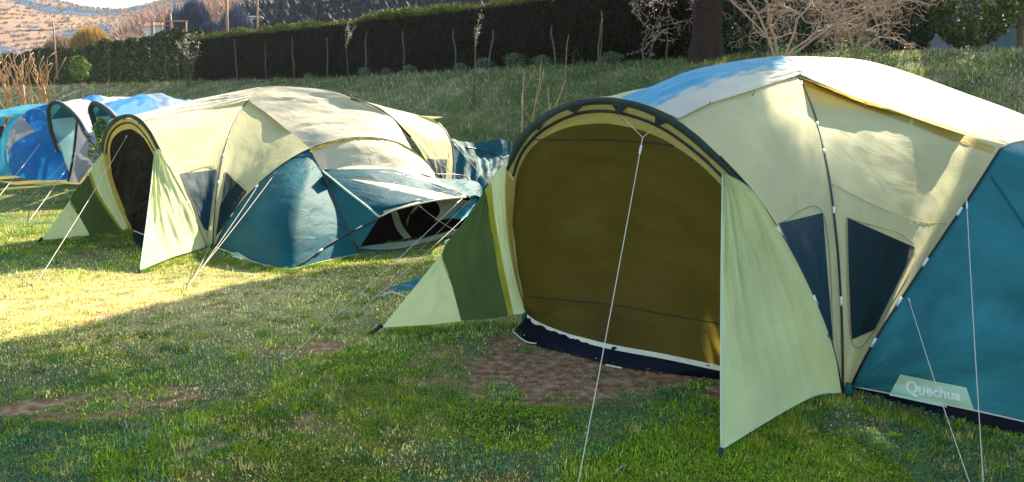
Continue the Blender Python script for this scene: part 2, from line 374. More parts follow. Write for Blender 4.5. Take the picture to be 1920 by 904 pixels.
# ---------------------------------------------------------------- far hills
def hill(name, prof, r0, r1, zbase, mat, seed, rough=.05, az=None):
    pxs = [p[0] for p in prof]; pys = [p[1] for p in prof]
    na, nr = 150, 60; V = []; a0, a1 = pxs[0], pxs[-1]
    for i in range(na):
        px = a0+(a1-a0)*i/(na-1); py = np.interp(px, pxs, pys); u = (px-960)/F
        top = CAMZ+r1*math.tan(math.atan((452-py)/F)-PITCH)*1.0
        for j in range(nr):
            f = j/(nr-1); r = r0+(r1*1.25-r0)*f; q = min(1, (r-r0)/(r1-r0)); s = q*q*(3-2*q)
            z = zbase+(top-zbase)*s*(1 if r <= r1 else 1-.8*((r-r1)/(r1*.25))**2)
            z += (top-zbase)*rough*s*2*(float(fbm(u*r1*.05+seed, r*.03+seed))-.5)
            V.append((u*r, r, z))
    Fc = [[i*nr+j, (i+1)*nr+j, (i+1)*nr+j+1, i*nr+j+1] for i in range(na-1) for j in range(nr-1)]
    o = mesh(name, V, Fc, mat); o['kind'] = 'structure'; return o, np.array(V).reshape(na, nr, 3)
def hillmat(name, st_, sc, bias=None):
    global N, K, geo
    m, t, out = newmat(name); N = t.nodes; K = t.links.new; geo = N.new('ShaderNodeNewGeometry')
    r = ramp(nz(sc, 8, .4).outputs[0], st_); pr = N.new('ShaderNodeBsdfPrincipled'); pr.inputs['Roughness'].default_value = 1; pr.inputs['Specular IOR Level'].default_value = 0
    K(r.outputs[0], pr.inputs['Base Color']); K(pr.outputs[0], out.inputs[0]); return m
mA = hillmat('far_meadow_and_wood', [(.38, (.02, .06, .12)), (.46, (.04, .08, .14)), (.50, (.17, .12, .11)), (.58, (.25, .16, .10)), (.68, (.18, .12, .11))], .028)  # haze over the woods put into their blue
mB = hillmat('bare_hillside', [(.35, (.06, .05, .07)), (.5, (.16, .09, .075)), (.7, (.20, .125, .09))], .05)
mC = hillmat('shaded_wood_floor', [(.4, (.010, .016, .035)), (.6, (.02, .028, .05))], .2)  # hillside shade and haze put into the dark blue
hA, vA = hill('hills', [(-700,-160),(-300,-110),(0,-45),(60,-20),(110,4),(150,14),(190,24),(240,28),(285,22),(330,10),(400,-20),(520,-50),(1100,-110),(2600,-150)], 130, 380, 4, mA, 3, .02)
hB, vB = hill('hillside', [(215,110),(245,62),(290,44),(340,32),(400,16),(470,6),(560,-20),(760,-60),(1200,-120),(2700,-160)], 85, 170, 5, mB, 8, .04)
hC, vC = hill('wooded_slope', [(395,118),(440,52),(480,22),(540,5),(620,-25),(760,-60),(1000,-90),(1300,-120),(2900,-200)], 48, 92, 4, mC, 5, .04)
# ================================================================ the two big cream and teal tents
RB, RC_, RD, Rc = Vector((-1.85, 1.65, 0)), Vector((1.24, 5.0, 0)), Vector((3.09, 3.35, 0)), Vector((.62, 2.5, 2.1))
NP = Vector((.746, -.665, 0)); NF = Vector((.665, .746, 0))
def ferrules(pl, fr, parent, r=.008, h=.06):
    for f in fr:
        n = len(pl); i = f*(n-1); a = int(i); c = pl[a].lerp(pl[min(a+1, n-1)], i-a); d = (pl[min(a+1, n-1)]-pl[a]).normalized()
        tube('ferrule', [c-d*h/2, c+d*h/2], r, M['ferrule'], parent, 8)
def pole(root, p, r=.0065, fr=(), n=60):
    s = spline(p, n); s2 = [q+(CO-q).normalized()*.012 for q in s]
    o = tube('pole', s2, r, M['pole'], root, 8); ferrules(s2, fr, o, r+.0022); return o
def guy(root, a, b, r=.0024, peg=True, sag=.018, y=None):
    n = 18; r *= .8; p = [a.lerp(b, i/(n-1))-Vector((0, 0, sag*math.sin(math.pi*i/(n-1)))) for i in range(n)]
    g = [tube_geo(p, r, 5)]
    if y:
        for q in y: g.append(tube_geo([q, a], r*.8, 5))
    V, Fc = join(g); o = mesh('guy_rope', V, Fc, M['rope'], root)
    c = a.lerp(b, .03); c2 = a.lerp(b, .06)
    tube('tensioner', [c, c2], r*2.6, M['ferrule'], o, 6)
    if peg:
        d = (a-b); d.z = 0; d.normalize(); e = b-d*.02
        V, Fc = tube_geo([e+Vector((0, 0, .05))-d*.015, e+Vector((0, 0, .045)), e+d*.03-Vector((0, 0, .10))], .004, 5); mesh('peg', V, Fc, M['peg'], o)
    return o
def big_tent(name, label, A, C):
    A = Vector(A); B = A+RB; D = A+RD; Cc = A+RC_; c = A+Rc
    root = thing(name, label, 'tent', A, 'family tents pitched on the grass')
    dp = plane(A, B, A+Vector((-1.26, .48, 1.75))); pp = plane(A, D, A+Vector((1.92, 1.34, 1.38)))
    nd = dp[1] if dp[1].y > 0 else -dp[1]                     # pointing into the tent
    def ins(k): return (dp[0]+nd*k, dp[1])
    S = {}
    ao = pts(C['outer'], dp); S['outer'] = ao
    zi = pts(C['zip'], ins(.03)); op = pts(C['open'], ins(.05)); si = pts(C['inner'], ins(.0))
    # door arch: sleeve, cream bands, zip, opening
    so = pts(C['sleeve'], dp); sl_ = loft('arch_sleeve', root, M['sleeve'], so, si, 60, 4, .012, 2, .02)[0]
    loft('arch_band', root, M['band'], si, zi, 60, 3, .015, 5)
    tube('zip', [p+(CO-p).normalized()*.012 for p in spline(zi, 70)], C['zr'], M['tab'], root, 6)
    loft('opening_hem', root, M['band'], zi, op, 70, 5, .022, 9)
    if 'leg' in C: loft('arch_leg_band', root, M['ochre'], pts(C['leg'][0], ins(-.01)), pts(C['leg'][1], ins(.03)), 24, 4, .02, 3)
    # pole along the right of the arch
    k = C['polefrom']; pole(root, ao[k:], fr=C['fr'][0])
    for q in C['tabs']:
        mesh('tab', [PL(x, y, ins(-.004)) for x, y in q], [list(range(len(q)))], M['tab'], root, smooth=False)
    # door panel and its lower edge
    tape = pts(C['tape']); topc = op+[PL(*C['panelTR'], ins(.05))]
    lt = [op[0]]+pts(C['panelL'], ins(.06))+[tape[0]]
    rt = [topc[-1], topc[-1].lerp(tape[-1], .5)+Vector((0, .06, 0)), tape[-1]]
    dr, drb = sheet('door_panel', root, M[C['door']], topc, tape, lt, rt, 50, 50, -.06, [(.016, 5, 9), (.007, 13, 26)], 3)
    S['door'] = drb
    sk = pts(C['skirt']); loft('mud_skirt', root, M['navy'], tape, sk, 40, 6, .02, 4, .01)
    loft('door_tape', root, M['tape'], [p+Vector((0, 0, .012*C['ts'])) for p in tape], [p+(CO-p).normalized()*.03-Vector((0, 0, .022*C['ts'])) for p in tape], 50, 3, .012, 8)
    for s in C['doorseams']: seam('seam', dr, M['tab'], s, [drb], .004, .004, 30)
    # side walls with net windows
    dg = pts(C['diag']); hub = ao[-1]
    wo = [p for p in ao[C['wallfrom']:]]
    w1, b1 = sheet('side_wall', root, M['cream'], [wo[0]]+pts(C['walltop'])+[dg[0]], [hub, (hub+dg[-1])/2, dg[-1]], wo, dg, 40, 50, -.05, [(.008, 4, 8), (.003, 14, 18)], 11)
    pole(root, dg, fr=C['fr'][1])
    pa = pts(C['podarch'], pp)                                 # from hub upward
    ext = [D*f+A*(1-f)+NP*k2+Vector((0, 0, z)) for f, k2, z in C['podrest']]
    full = spline(pa+ext+[D], 90); S['podarch'] = full
    up = pts(C['podarch'][:C['podn']], pp)[::-1]
    w2, b2 = sheet('side_wall', root, M['cream'], [dg[0]]+pts(C['walltop2'])+[up[0]], [dg[-1], (hub+dg[-1])/2+Vector((.01, 0, 0)), up[-1]], dg, up, 40, 50, -.04, [(.008, 6, 4), (.003, 18, 14)], 17)
    decal('net_window', w1, M['win'], C['win1'], [b1], .014, 30); decal('net_window', w2, M['winb'], C['win2'], [b2], .014, 30)
    for q_, bb_, ww_ in ((C['win1'], b1, w1), (C['win2'], b2, w2)): seam('window_seam', ww_, M['seamc'], [q_[0], q_[1], q_[2], q_[3], q_[0]], [bb_], .003*C['zr']/.010, .012, 60)
    if 'ochre' in C: decal('warm_light_band', w2, M['ochre'], C['ochre'], [b2], .005, 16)  # ochre stands for light through the roof, painted on the wall
    for s in C['wallseams']: seam('seam', w2, M['band'], s, [b1, b2], .0025, .003, 20)
    pole(root, full, fr=C['fr'][2], n=90)
    # roof sheets
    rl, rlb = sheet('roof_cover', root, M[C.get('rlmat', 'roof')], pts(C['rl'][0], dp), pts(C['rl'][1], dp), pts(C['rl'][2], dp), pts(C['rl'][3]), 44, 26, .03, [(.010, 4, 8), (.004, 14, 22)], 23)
    rr, rrb = sheet('roof_cover', root, M[C.get('rrmat', 'roof')], pts(C['rr'][0]), pts(C['rr'][1], pp), pts(C['rr'][2]), pts(C['rr'][3], pp), 60, 44, .03, C['rrw'], 29)
    for q_ in C.get('shadepan', ()): decal('roof_panel', rl, M['roofshade'], q_, [rlb], .010, 24)  # patches carrying the roof's painted blue shade
    for a, b in C['ties']: tube('roof_tie', [P(*a), P(*b)], .004, M['ochre'], root, 5)
    # far side of the tent
    top = [pts(C['rl'][0], dp)[0]]+pts(C['rl'][0][1:])+[c+Vector((0, 0, -.05))]
    farT = (Cc+D)/2+NF*.5+Vector((0, 0, 1.60)); top = [q_-Vector((0, 0, .05+.22*i_/(len(top)-1))) for i_, q_ in enumerate(top)]
    lft = [top[0]]+ao[:C['leftn']][::-1]
    bw, bwb = sheet('back_wall', root, M['cream'], top+[c-Vector((0, 0, .45)), farT-Vector((0, 0, .1))], [B, (B+Cc)/2-NP*.3, Cc], lft, [farT, Cc+Vector((.4, .3, 1.35)), Cc+Vector((0, .0, .02))], 34, 26, 0, [(.01, 6, 6)], 31)
    rtop = [q_-Vector((0, 0, .06)) for q_ in pts(C['rr'][0])]
    if 'far' in C:
        sheet('end_wall', root, M['cream'], rtop, [farT, D+Vector((0, 0, .9))], [rtop[0], farT], [rtop[-1], D+NF*.3+Vector((0, 0, .9))], 30, 12, 0, [(.01, 5, 4)], 37)
        loft('end_wall', root, M['cream'], [Cc, Cc+Vector((0, .2, 1.2)), farT, D+NF*.35+Vector((0, 0, 1.15)), D], [Cc, (Cc*2+D)/3, (Cc+D)/2, (Cc+D*2)/3, D], 30, 6)
    S.update(root=root, A=A, B=B, C=Cc, D=D, c=c, dp=dp, pp=pp, ins=ins, b1=b1, b2=b2, roofs=[rlb, rrb])
    return S
def flaps(S, C):
    root = S['root']; dp = S['dp']
    # right flap, staked forward
    t0 = PL(*C['rt'], dp); tip = G(*C['rtip'], .03); ar = [p+(CO-p).normalized()*.02 for p in [t0]+pts(C['rarch'], dp)]
    lf = [t0, t0.lerp(tip, .33)+Vector((0, .015, .0)), t0.lerp(tip, .66)+Vector((0, .015, 0)), tip]
    hem = [tip]+pts([(x, y, z) if False else (x, y) for x, y in C['rhem']], None)+[ar[-1]]
    hem = [hem[0]]+[h+Vector((0, 0, .035))+(CO-h).normalized()*.04 for h in hem[1:-1]]+[hem[-1]]
    o, b = sheet('door_flap', root, M['lime'], [t0], hem, lf, ar, 60, 60, -.07, [(.024, 10, 1.8), (.008, 24, 4)], 41)
    tube('flap_hem', [p+(CO-p).normalized()*.004 for p in spline(lf, 30)], .0045, M['label'], o, 5)
    tube('flap_hem', [p+(CO-p).normalized()*.004 for p in spline(hem, 40)], .004, M['label'], o, 5)
    # left flap
    pl = plane(PL(*C['lt'], dp), PL(*C['lb'], dp), G(*C['ltip'], .04))
    def z(q, mat, nm, seed, lab=None, n=26, bulge=-.0):
        a = [[PL(x, y, pl) for x, y in e] for e in q]
        o2, b2 = sheet(nm, root if nm == 'door_flap' else o1, mat, a[0], a[1], a[2], a[3], n, n, bulge, [(.010, 4, 5), (.004, 12, 16)], seed)
        return o2
    o1 = None
    o1 = z(C['lzones'][0], M['mesh'], 'door_flap', 51)
    o1['label'] = 'dark green net flap at the left of the door'
    z(C['lzones'][1], M['lime'], 'flap_tip', 52); z(C['lzones'][2], M['limeband'], 'flap_band', 53, n=20); z(C['lzones'][3], M['lime'], 'flap_strip', 54)
    tp = G(*C['ltip'], .04); g = G(C['ltip'][0]-C['strap'], C['ltip'][1]+C['strap']*.45, .0)
    V, Fc = tube_geo([tp+Vector((0, 0, .02)), tp.lerp(g, .5), g], [.02, .014, .008], 6); mesh('strap', V, Fc, M['tab'], root)
    V, Fc = tube_geo([tip+Vector((0, 0, .01)), tip+Vector((-.012, -.02, -.04))], [.014, .01], 6); mesh('strap', V, Fc, M['tab'], root)
C1 = dict(
 outer=[(985,592),(968,530),(955,450),(948,380),(948,330),(956,290),(966,265),(990,236),(1030,207),(1070,191),(1110,184),(1150,183),(1200,193),(1250,213),(1300,247),(1350,293),(1405,352),(1450,415),(1500,502),(1540,590),(1565,665),(1580,738)],
 sleeve=[(948,318),(956,290),(966,265),(990,236),(1030,207),(1070,191),(1110,184),(1150,183),(1200,193),(1250,213),(1300,247),(1350,293),(1405,352)],
 inner=[(952,322),(966,297),(980,272),(1003,245),(1040,217),(1075,203),(1110,197),(1150,197),(1195,206),(1243,227),(1290,259),(1340,303),(1398,356)],
 zip=[(962,330),(972,300),(985,277),(1010,250),(1045,228),(1080,214),(1112,209),(1150,210),(1195,221),(1240,240),(1285,270),(1325,303),(1372,350)],
 open=[(962,392),(966,345),(976,312),(995,280),(1022,257),(1060,240),(1100,233),(1140,232),(1190,241),(1235,257),(1280,284),(1320,314),(1375,372)],
 leg=([(948,318),(946,370),(951,440),(966,520),(986,588)], [(966,345),(961,400),(963,460),(975,540),(995,596)]),
 zr=.010, polefrom=15, fr=((.34,.62), (.30,.42,.62,.83), (.06,.105,.15,.21)),
 tabs=[[(1063,205),(1092,199),(1078,214)],[(1148,197),(1178,200),(1160,216)],[(1228,219),(1250,231),(1228,238)],[(1005,240),(1022,232),(1010,246)],[(1398,344),(1412,359),(1402,364)]],
 tape=[(988,592,5.75),(1010,607,5.6),(1060,627,5.32),(1100,638,5.15),(1150,650,5.0),(1250,668,4.78),(1355,690,4.6),(1440,704,4.5)],
 ts=1, panelTR=(1440,440), panelL=[(960,440),(965,510),(976,560)], door='olive',
 skirt=[(963,622),(985,641),(1030,655),(1100,672),(1150,686),(1250,700),(1355,712),(1440,720)],
 doorseams=[[(1000,262),(1060,262),(1120,262),(1200,266),(1285,277),(1330,290)],[(990,556),(1060,563),(1150,572),(1250,590),(1400,616)]],
 diag=[(1497,141,6.75),(1512,175,6.4),(1528,215,6.0),(1545,280,5.55),(1557,345,5.2),(1566,420,4.9),(1574,510,4.65),(1579,620,4.43),(1581,740,4.35)],
 wallfrom=13, walltop=[(1335,193,5.0),(1400,173,5.6)],
 podarch=[(1590,738),(1612,690),(1645,630),(1690,560),(1735,492),(1780,425),(1820,366),(1855,312),(1888,272)], podn=9,
 podrest=[(.55,.5,1.45),(.68,.48,1.42),(.82,.36,1.10),(.93,.18,.62)],
 walltop2=[(1600,186,6.3),(1700,218,6.0),(1800,250,5.75)],
 win1=[(1460,419),(1543,399),(1562,640),(1553,632)], win2=[(1588,408),(1716,464),(1640,618),(1597,637)],
 ochre=[(1503,146),(1880,280),(1868,292),(1506,160)],
 wallseams=[[(1560,345),(1640,385),(1720,415),(1775,420)]],
 rl=([(1163,183),(1225,160,5.2),(1300,131,5.7),(1390,113,6.3),(1467,105,6.9)], [(1272,222),(1335,192,4.95),(1400,172,5.5),(1450,155,6.1),(1499,139,6.7)],
     [(1163,183),(1215,197),(1272,222)], [(1467,105,6.9),(1485,118,6.85),(1499,139,6.7)]),
 rr=([(1467,105,6.9),(1540,107,7.2),(1620,113,7.4),(1700,135,7.55),(1800,171,7.4),(1920,215,7.0),(2030,268,6.7)], [(1499,139,6.7),(1600,180,6.25),(1700,212,5.95),(1800,243,5.7),(1888,270,5.6)],
     [(1467,105,6.9),(1485,118,6.85),(1499,139,6.7)], [(2030,268,6.7),(1960,252,6.1),(1888,270,5.6)]),
 rrw=[(.008,3,6),(.003,6,18)], rlmat='roofshaded', ties=[((1332,190,4.93),(1326,200,4.95)),((1416,168,5.6),(1411,180,5.62)),((1623,190,6.1),(1623,205,6.12))],
 leftn=11, far=True)
C2 = dict(
 outer=[(243,436),(218,390),(200,340),(190,300),(189,268),(197,240),(215,221),(240,214),(262,222),(282,245),(300,280),(320,318),(343,362),(364,408),(388,465)],
 sleeve=[(189,290),(189,268),(197,240),(215,221),(240,214),(262,222),(282,245),(300,280)],
 inner=[(194,290),(196,268),(204,246),(219,229),(240,221),(259,229),(277,250),(295,284)],
 zip=[(199,292),(201,270),(208,250),(221,236),(240,230),(257,237),(273,255),(292,288)],
 open=[(206,305),(206,280),(212,260),(225,247),(243,242),(258,248),(272,262),(292,297)],
 leg=([(189,285),(200,335),(218,385),(243,436)], [(203,290),(212,335),(228,380),(252,432)]),
 zr=.012, polefrom=9, fr=((.3,.62), (.36,.5,.68), (.08,.16)),
 tabs=[[(228,218),(236,217),(233,226)],[(258,224),(268,230),(260,234)]],
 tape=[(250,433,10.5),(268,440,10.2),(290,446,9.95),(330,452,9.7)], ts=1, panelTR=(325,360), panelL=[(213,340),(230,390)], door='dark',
 skirt=[(248,448),(262,468),(290,474),(330,476)], doorseams=[],
 diag=[(466,187,11.8),(452,206,11.5),(438,232,11.15),(427,262,10.8),(417,300,10.4),(408,350,10.0),(402,405,9.7),(398,465,9.46)],
 wallfrom=8, walltop=[(335,212,10.3),(400,203,11.0)],
 podarch=[(403,463),(418,430),(440,396),(470,360),(500,331),(540,301),(581,279),(630,263),(682,257),(735,263),(772,281),(800,305),(815,325)], podn=7,
 podrest=[(.93,.18,.62)],
 walltop2=[(500,212,11.6),(540,245,11.2)],
 win1=[(338,326),(406,318),(390,434),(382,428)], win2=[(422,322),(462,359),(415,432),(405,442)],
 wallseams=[],
 rl=([(252,216),(350,190,10.7),(420,176,11.3),(487,163,12.0)], [(268,227),(333,211,10.3),(403,201,11.0),(467,186,11.7)],
     [(252,216),(260,220),(268,227)], [(487,163,12.0),(476,174,11.85),(467,186,11.7)]),
 rr=([(487,163,12.0),(530,162,12.2),(590,166,12.3),(630,173,12.25),(658,184,12.15)], [(581,278),(630,262),(682,256),(735,262),(772,280)],
     [(487,163,12.0),(467,186,11.7),(500,212,11.5),(540,245,11.1),(581,278,10.72)], [(658,184,12.15),(700,200,12.2),(740,226,12.2),(772,280)]),
 rrmat='podtop', rrw=[(.020,2.2,8),(.008,4.5,24)], ties=[((332,211,10.28),(333,222,10.3)),((403,200,10.95),(403,208,11.0))],
 leftn=7)
T1 = big_tent('dome_tent', 'large cream tent in the foreground with an olive door panel and a teal side pod', (1.95, 4.35, 0), C1)
flaps(T1, dict(rt=(1355,322), rtip=(1352,843), rarch=[(1405,352),(1450,415),(1500,502),(1540,590),(1565,665),(1578,736)], rhem=[(1460,788),(1530,752)],
 lt=(950,300), lb=(985,590), ltip=(716,614), strap=26,
 lzones=[([(908,358),(912,366)],[(865,601),(910,599),(953,592)],[(908,358),(868,417),(829,475),(847,535),(865,601)],[(912,366),(922,430),(935,510),(953,592)]),
         ([(829,475)],[(716,614),(790,610),(865,603)],[(829,475),(772,545),(716,614)],[(829,475),(847,535),(865,603)]),
         ([(909,356),(920,342)],[(953,592),(963,590)],[(909,356),(920,430),(935,510),(953,592)],[(920,342),(930,420),(944,500),(963,590)]),
         ([(920,340),(950,300)],[(963,590),(986,588)],[(920,340),(930,420),(944,500),(963,590)],[(950,300),(947,380),(952,450),(967,525),(986,588)])]))
T2 = big_tent('dome_tent', 'cream tent in the middle distance with a teal pod and a raised awning', (-3.72, 9.46, 0), C2)
flaps(T2, dict(rt=(290,284), rtip=(262,507), rarch=[(300,281),(320,318),(343,362),(364,408),(387,463)], rhem=[(320,489),(355,478)],
 lt=(193,285), lb=(243,434), ltip=(78,450), strap=8,
 lzones=[([(165,328),(167,330)],[(170,444),(200,440),(229,437)],[(165,328),(132,375),(150,408),(170,444)],[(167,330),(180,365),(203,400),(229,437)]),
         ([(132,375)],[(78,450),(124,447),(170,444)],[(132,375),(105,412),(78,450)],[(132,375),(150,408),(170,444)]),
         ([(166,327),(170,320)],[(229,437),(234,437)],[(166,327),(179,363),(203,400),(229,437)],[(170,320),(184,360),(208,400),(234,437)]),
         ([(170,320),(193,285)],[(234,437),(245,434)],[(170,320),(184,360),(208,400),(234,437)],[(193,285),(203,335),(220,385),(245,434)])]))
# ---- pod of the near tent
def split(full, f0, f1): n = len(full)-1; return full[int(f0*n):int(f1*n)+1]
def near_pod(S):
    A, D, root = S['A'], S['D'], S['root']; full = S['podarch']; L = len(full)
    hub = full[0]; P1 = A+NP*2.3; P2 = D+NP*2.3
    base_ = spline([hub+Vector((0, 0, .05)), A+NP*.6+Vector((.02,.01,.07)), A+NP*1.4+Vector((0,0,.08)), P1+Vector((.1, .1, .09)), A+RD*.5+NP*2.75+Vector((0, 0, .09)), P2+Vector((0, 0, .09)), D+NP*1.0+Vector((0, 0, .08)), D], L)
    # profile from the arch, over the shoulder and down to the hem
    Gd = []; nv = 40
    for j in range(nv):
        v = j/(nv-1); row = []
        for i in range(L):
            a, b = full[i], base_[i]; h = math.sin(v*math.pi/2); q = 1-math.cos(v*math.pi/2)
            xy = a.lerp(b, v*.62+.38*h); z = a.z+(b.z-a.z)*(v*.45+.55*q)
            e = min(1, 5*v, 5*(1-v)); wv = .011*noise.noise(Vector((i*.12, v*5, 3)))+.006*noise.noise(Vector((i*.35, v*13, 7)))
            row.append(Vector((xy.x, xy.y, z))+(CO-xy).normalized()*wv*e*2)
        Gd.append(row)
    kk = int(.40*L)
    o, b = grid_mesh('side_pod', [r[:kk+1] for r in Gd], M['teal'], root)
    o2, b2 = grid_mesh('pod_top', [r[kk:] for r in Gd[:]], M['cream'], root)  # cream here stands for sun on the upper teal cloth
    loft('mud_skirt', root, M['navy'], [p+Vector((0, 0, .0)) for p in base_[:80]], [Vector((p.x, p.y, .006))+Vector((-.01, -.045, 0))*min(1, i/12) for i, p in enumerate(base_[:80])], 60, 4, .01, 3)
    tube('skirt_edge', [Vector((p.x, p.y, .012))+Vector((-.01, -.05, 0))*min(1, i/12) for i, p in enumerate(base_[6:80])], .006, M['tape'], root, 5)
    tube('hem_piping', [p+(CO-p).normalized()*.006 for p in base_[:80]], .0045, M['tape'], root, 5)
    S['pod'] = b; S['podo'] = o
near_pod(T1)
def logo(S, q, size, off=.010):
    patch = decal('name_patch', S['podo'], M['label'], q, [S['pod']], .006, 16)
    cu = bpy.data.curves.new('lettering', 'FONT'); cu.body = 'Quechua'; cu.size = 1; cu.offset = .03; cu.resolution_u = 3
    to = bpy.data.objects.new('lettering', cu); COL.objects.link(to); me = to.to_mesh()
    bm = bmesh.new(); bm.from_mesh(me); bmesh.ops.triangulate(bm, faces=bm.faces)
    bmesh.ops.subdivide_edges(bm, edges=[e for e in bm.edges if e.calc_length() > .2], cuts=1)
    xs = [v.co.x for v in bm.verts]; ys = [v.co.y for v in bm.verts]; x0, x1, y0, y1 = min(xs), max(xs), min(ys), max(ys)
    fb = (oncloth(sum(p[0] for p in size)/4, sum(p[1] for p in size)/4, [S['pod']], 0, 5)-CO).length
    V = []
    for v in bm.verts:
        u = (v.co.x-x0)/(x1-x0); t = 1-(v.co.y-y0)/(y1-y0)
        x = (size[0][0]*(1-u)+size[1][0]*u)*(1-t)+(size[3][0]*(1-u)+size[2][0]*u)*t; y = (size[0][1]*(1-u)+size[1][1]*u)*(1-t)+(size[3][1]*(1-u)+size[2][1]*u)*t
        V.append(oncloth(x, y, [S['pod']], off, fb))
    Fc = [[v.index for v in f.verts] for f in bm.faces]; bm.free(); to.to_mesh_clear()
    bpy.data.objects.remove(to); mesh('lettering', V, Fc, M['letter'], patch, smooth=False)
logo(T1, [(1688,702),(1812,727),(1829,776),(1667,741)], [(1698,711),(1801,734),(1802,755),(1699,742)])
seam('seam', T1['podo'], M['tealdark'], [(1858,330),(1885,370),(1925,430)], [T1['pod']], .006, .004)
# hub joint, ropes
def hub_joint(S, q):
    V, Fc = tube_geo([q+Vector((0, -.02, .075)), q+Vector((0, -.02, .03)), q+Vector((.01, -.025, .0))], [.018, .024, .016], 8)
    mesh('foot_joint', V, Fc, M['tealdark'], S['root'])
hub_joint(T1, T1['A']+Vector((.02, 0, 0))); hub_joint(T2, T2['A']); hub_joint(T1, T1['B'])
d1 = T1['dp']
yy = PL(1205, 258, (d1[0]-d1[1]*0+Vector((-.18, -.2, 0)), d1[1]))
guy(T1['root'], yy, G(1079, 932), .0032, y=[PL(1162, 214, T1['ins'](-.01)), PL(1226, 240, T1['ins'](-.01))])
guy(T1['root'], PL(1700, 548, T1['pp']), G(1826, 928), .0026)
guy(T1['root'], PL(1812, 366, T1['pp']), G(1845, 925), .0026)
guy(T1['root'], PL(955, 300, d1), P(700, 552, 8.3)+Vector((0,0,-.0)), .0018, peg=False)
# crumpled side pod of the near tent lying behind the left flap
rb = T1['root']
for q_ in ([(962,621),(975,633),(990,642),(1006,644)], [(1136,684),(1150,687),(1166,690)]): tube('skirt_edge', [G(*k_, .012) for k_ in q_], .006, M['tape'], rb, 5, n=12)
sheet('collapsed_pod', rb, M['teal'], pts([(735,534,7.3),(775,525,7.4),(830,500,7.6),(900,470,7.8)]), pts([(712,556,6.85),(760,559,6.85),(830,560,6.9),(920,570,6.7)]), pts([(735,534,7.3),(712,556,6.85)]), pts([(900,470,7.8),(920,570,6.7)]), 30, 20, .02, [(.05,5,4),(.02,12,8)], 3)
tube('skirt_edge', pts([(712,556,6.8),(735,548,6.85),(760,556,6.8),(800,558,6.8)]), .008, M['tape'], rb, 5, n=20)
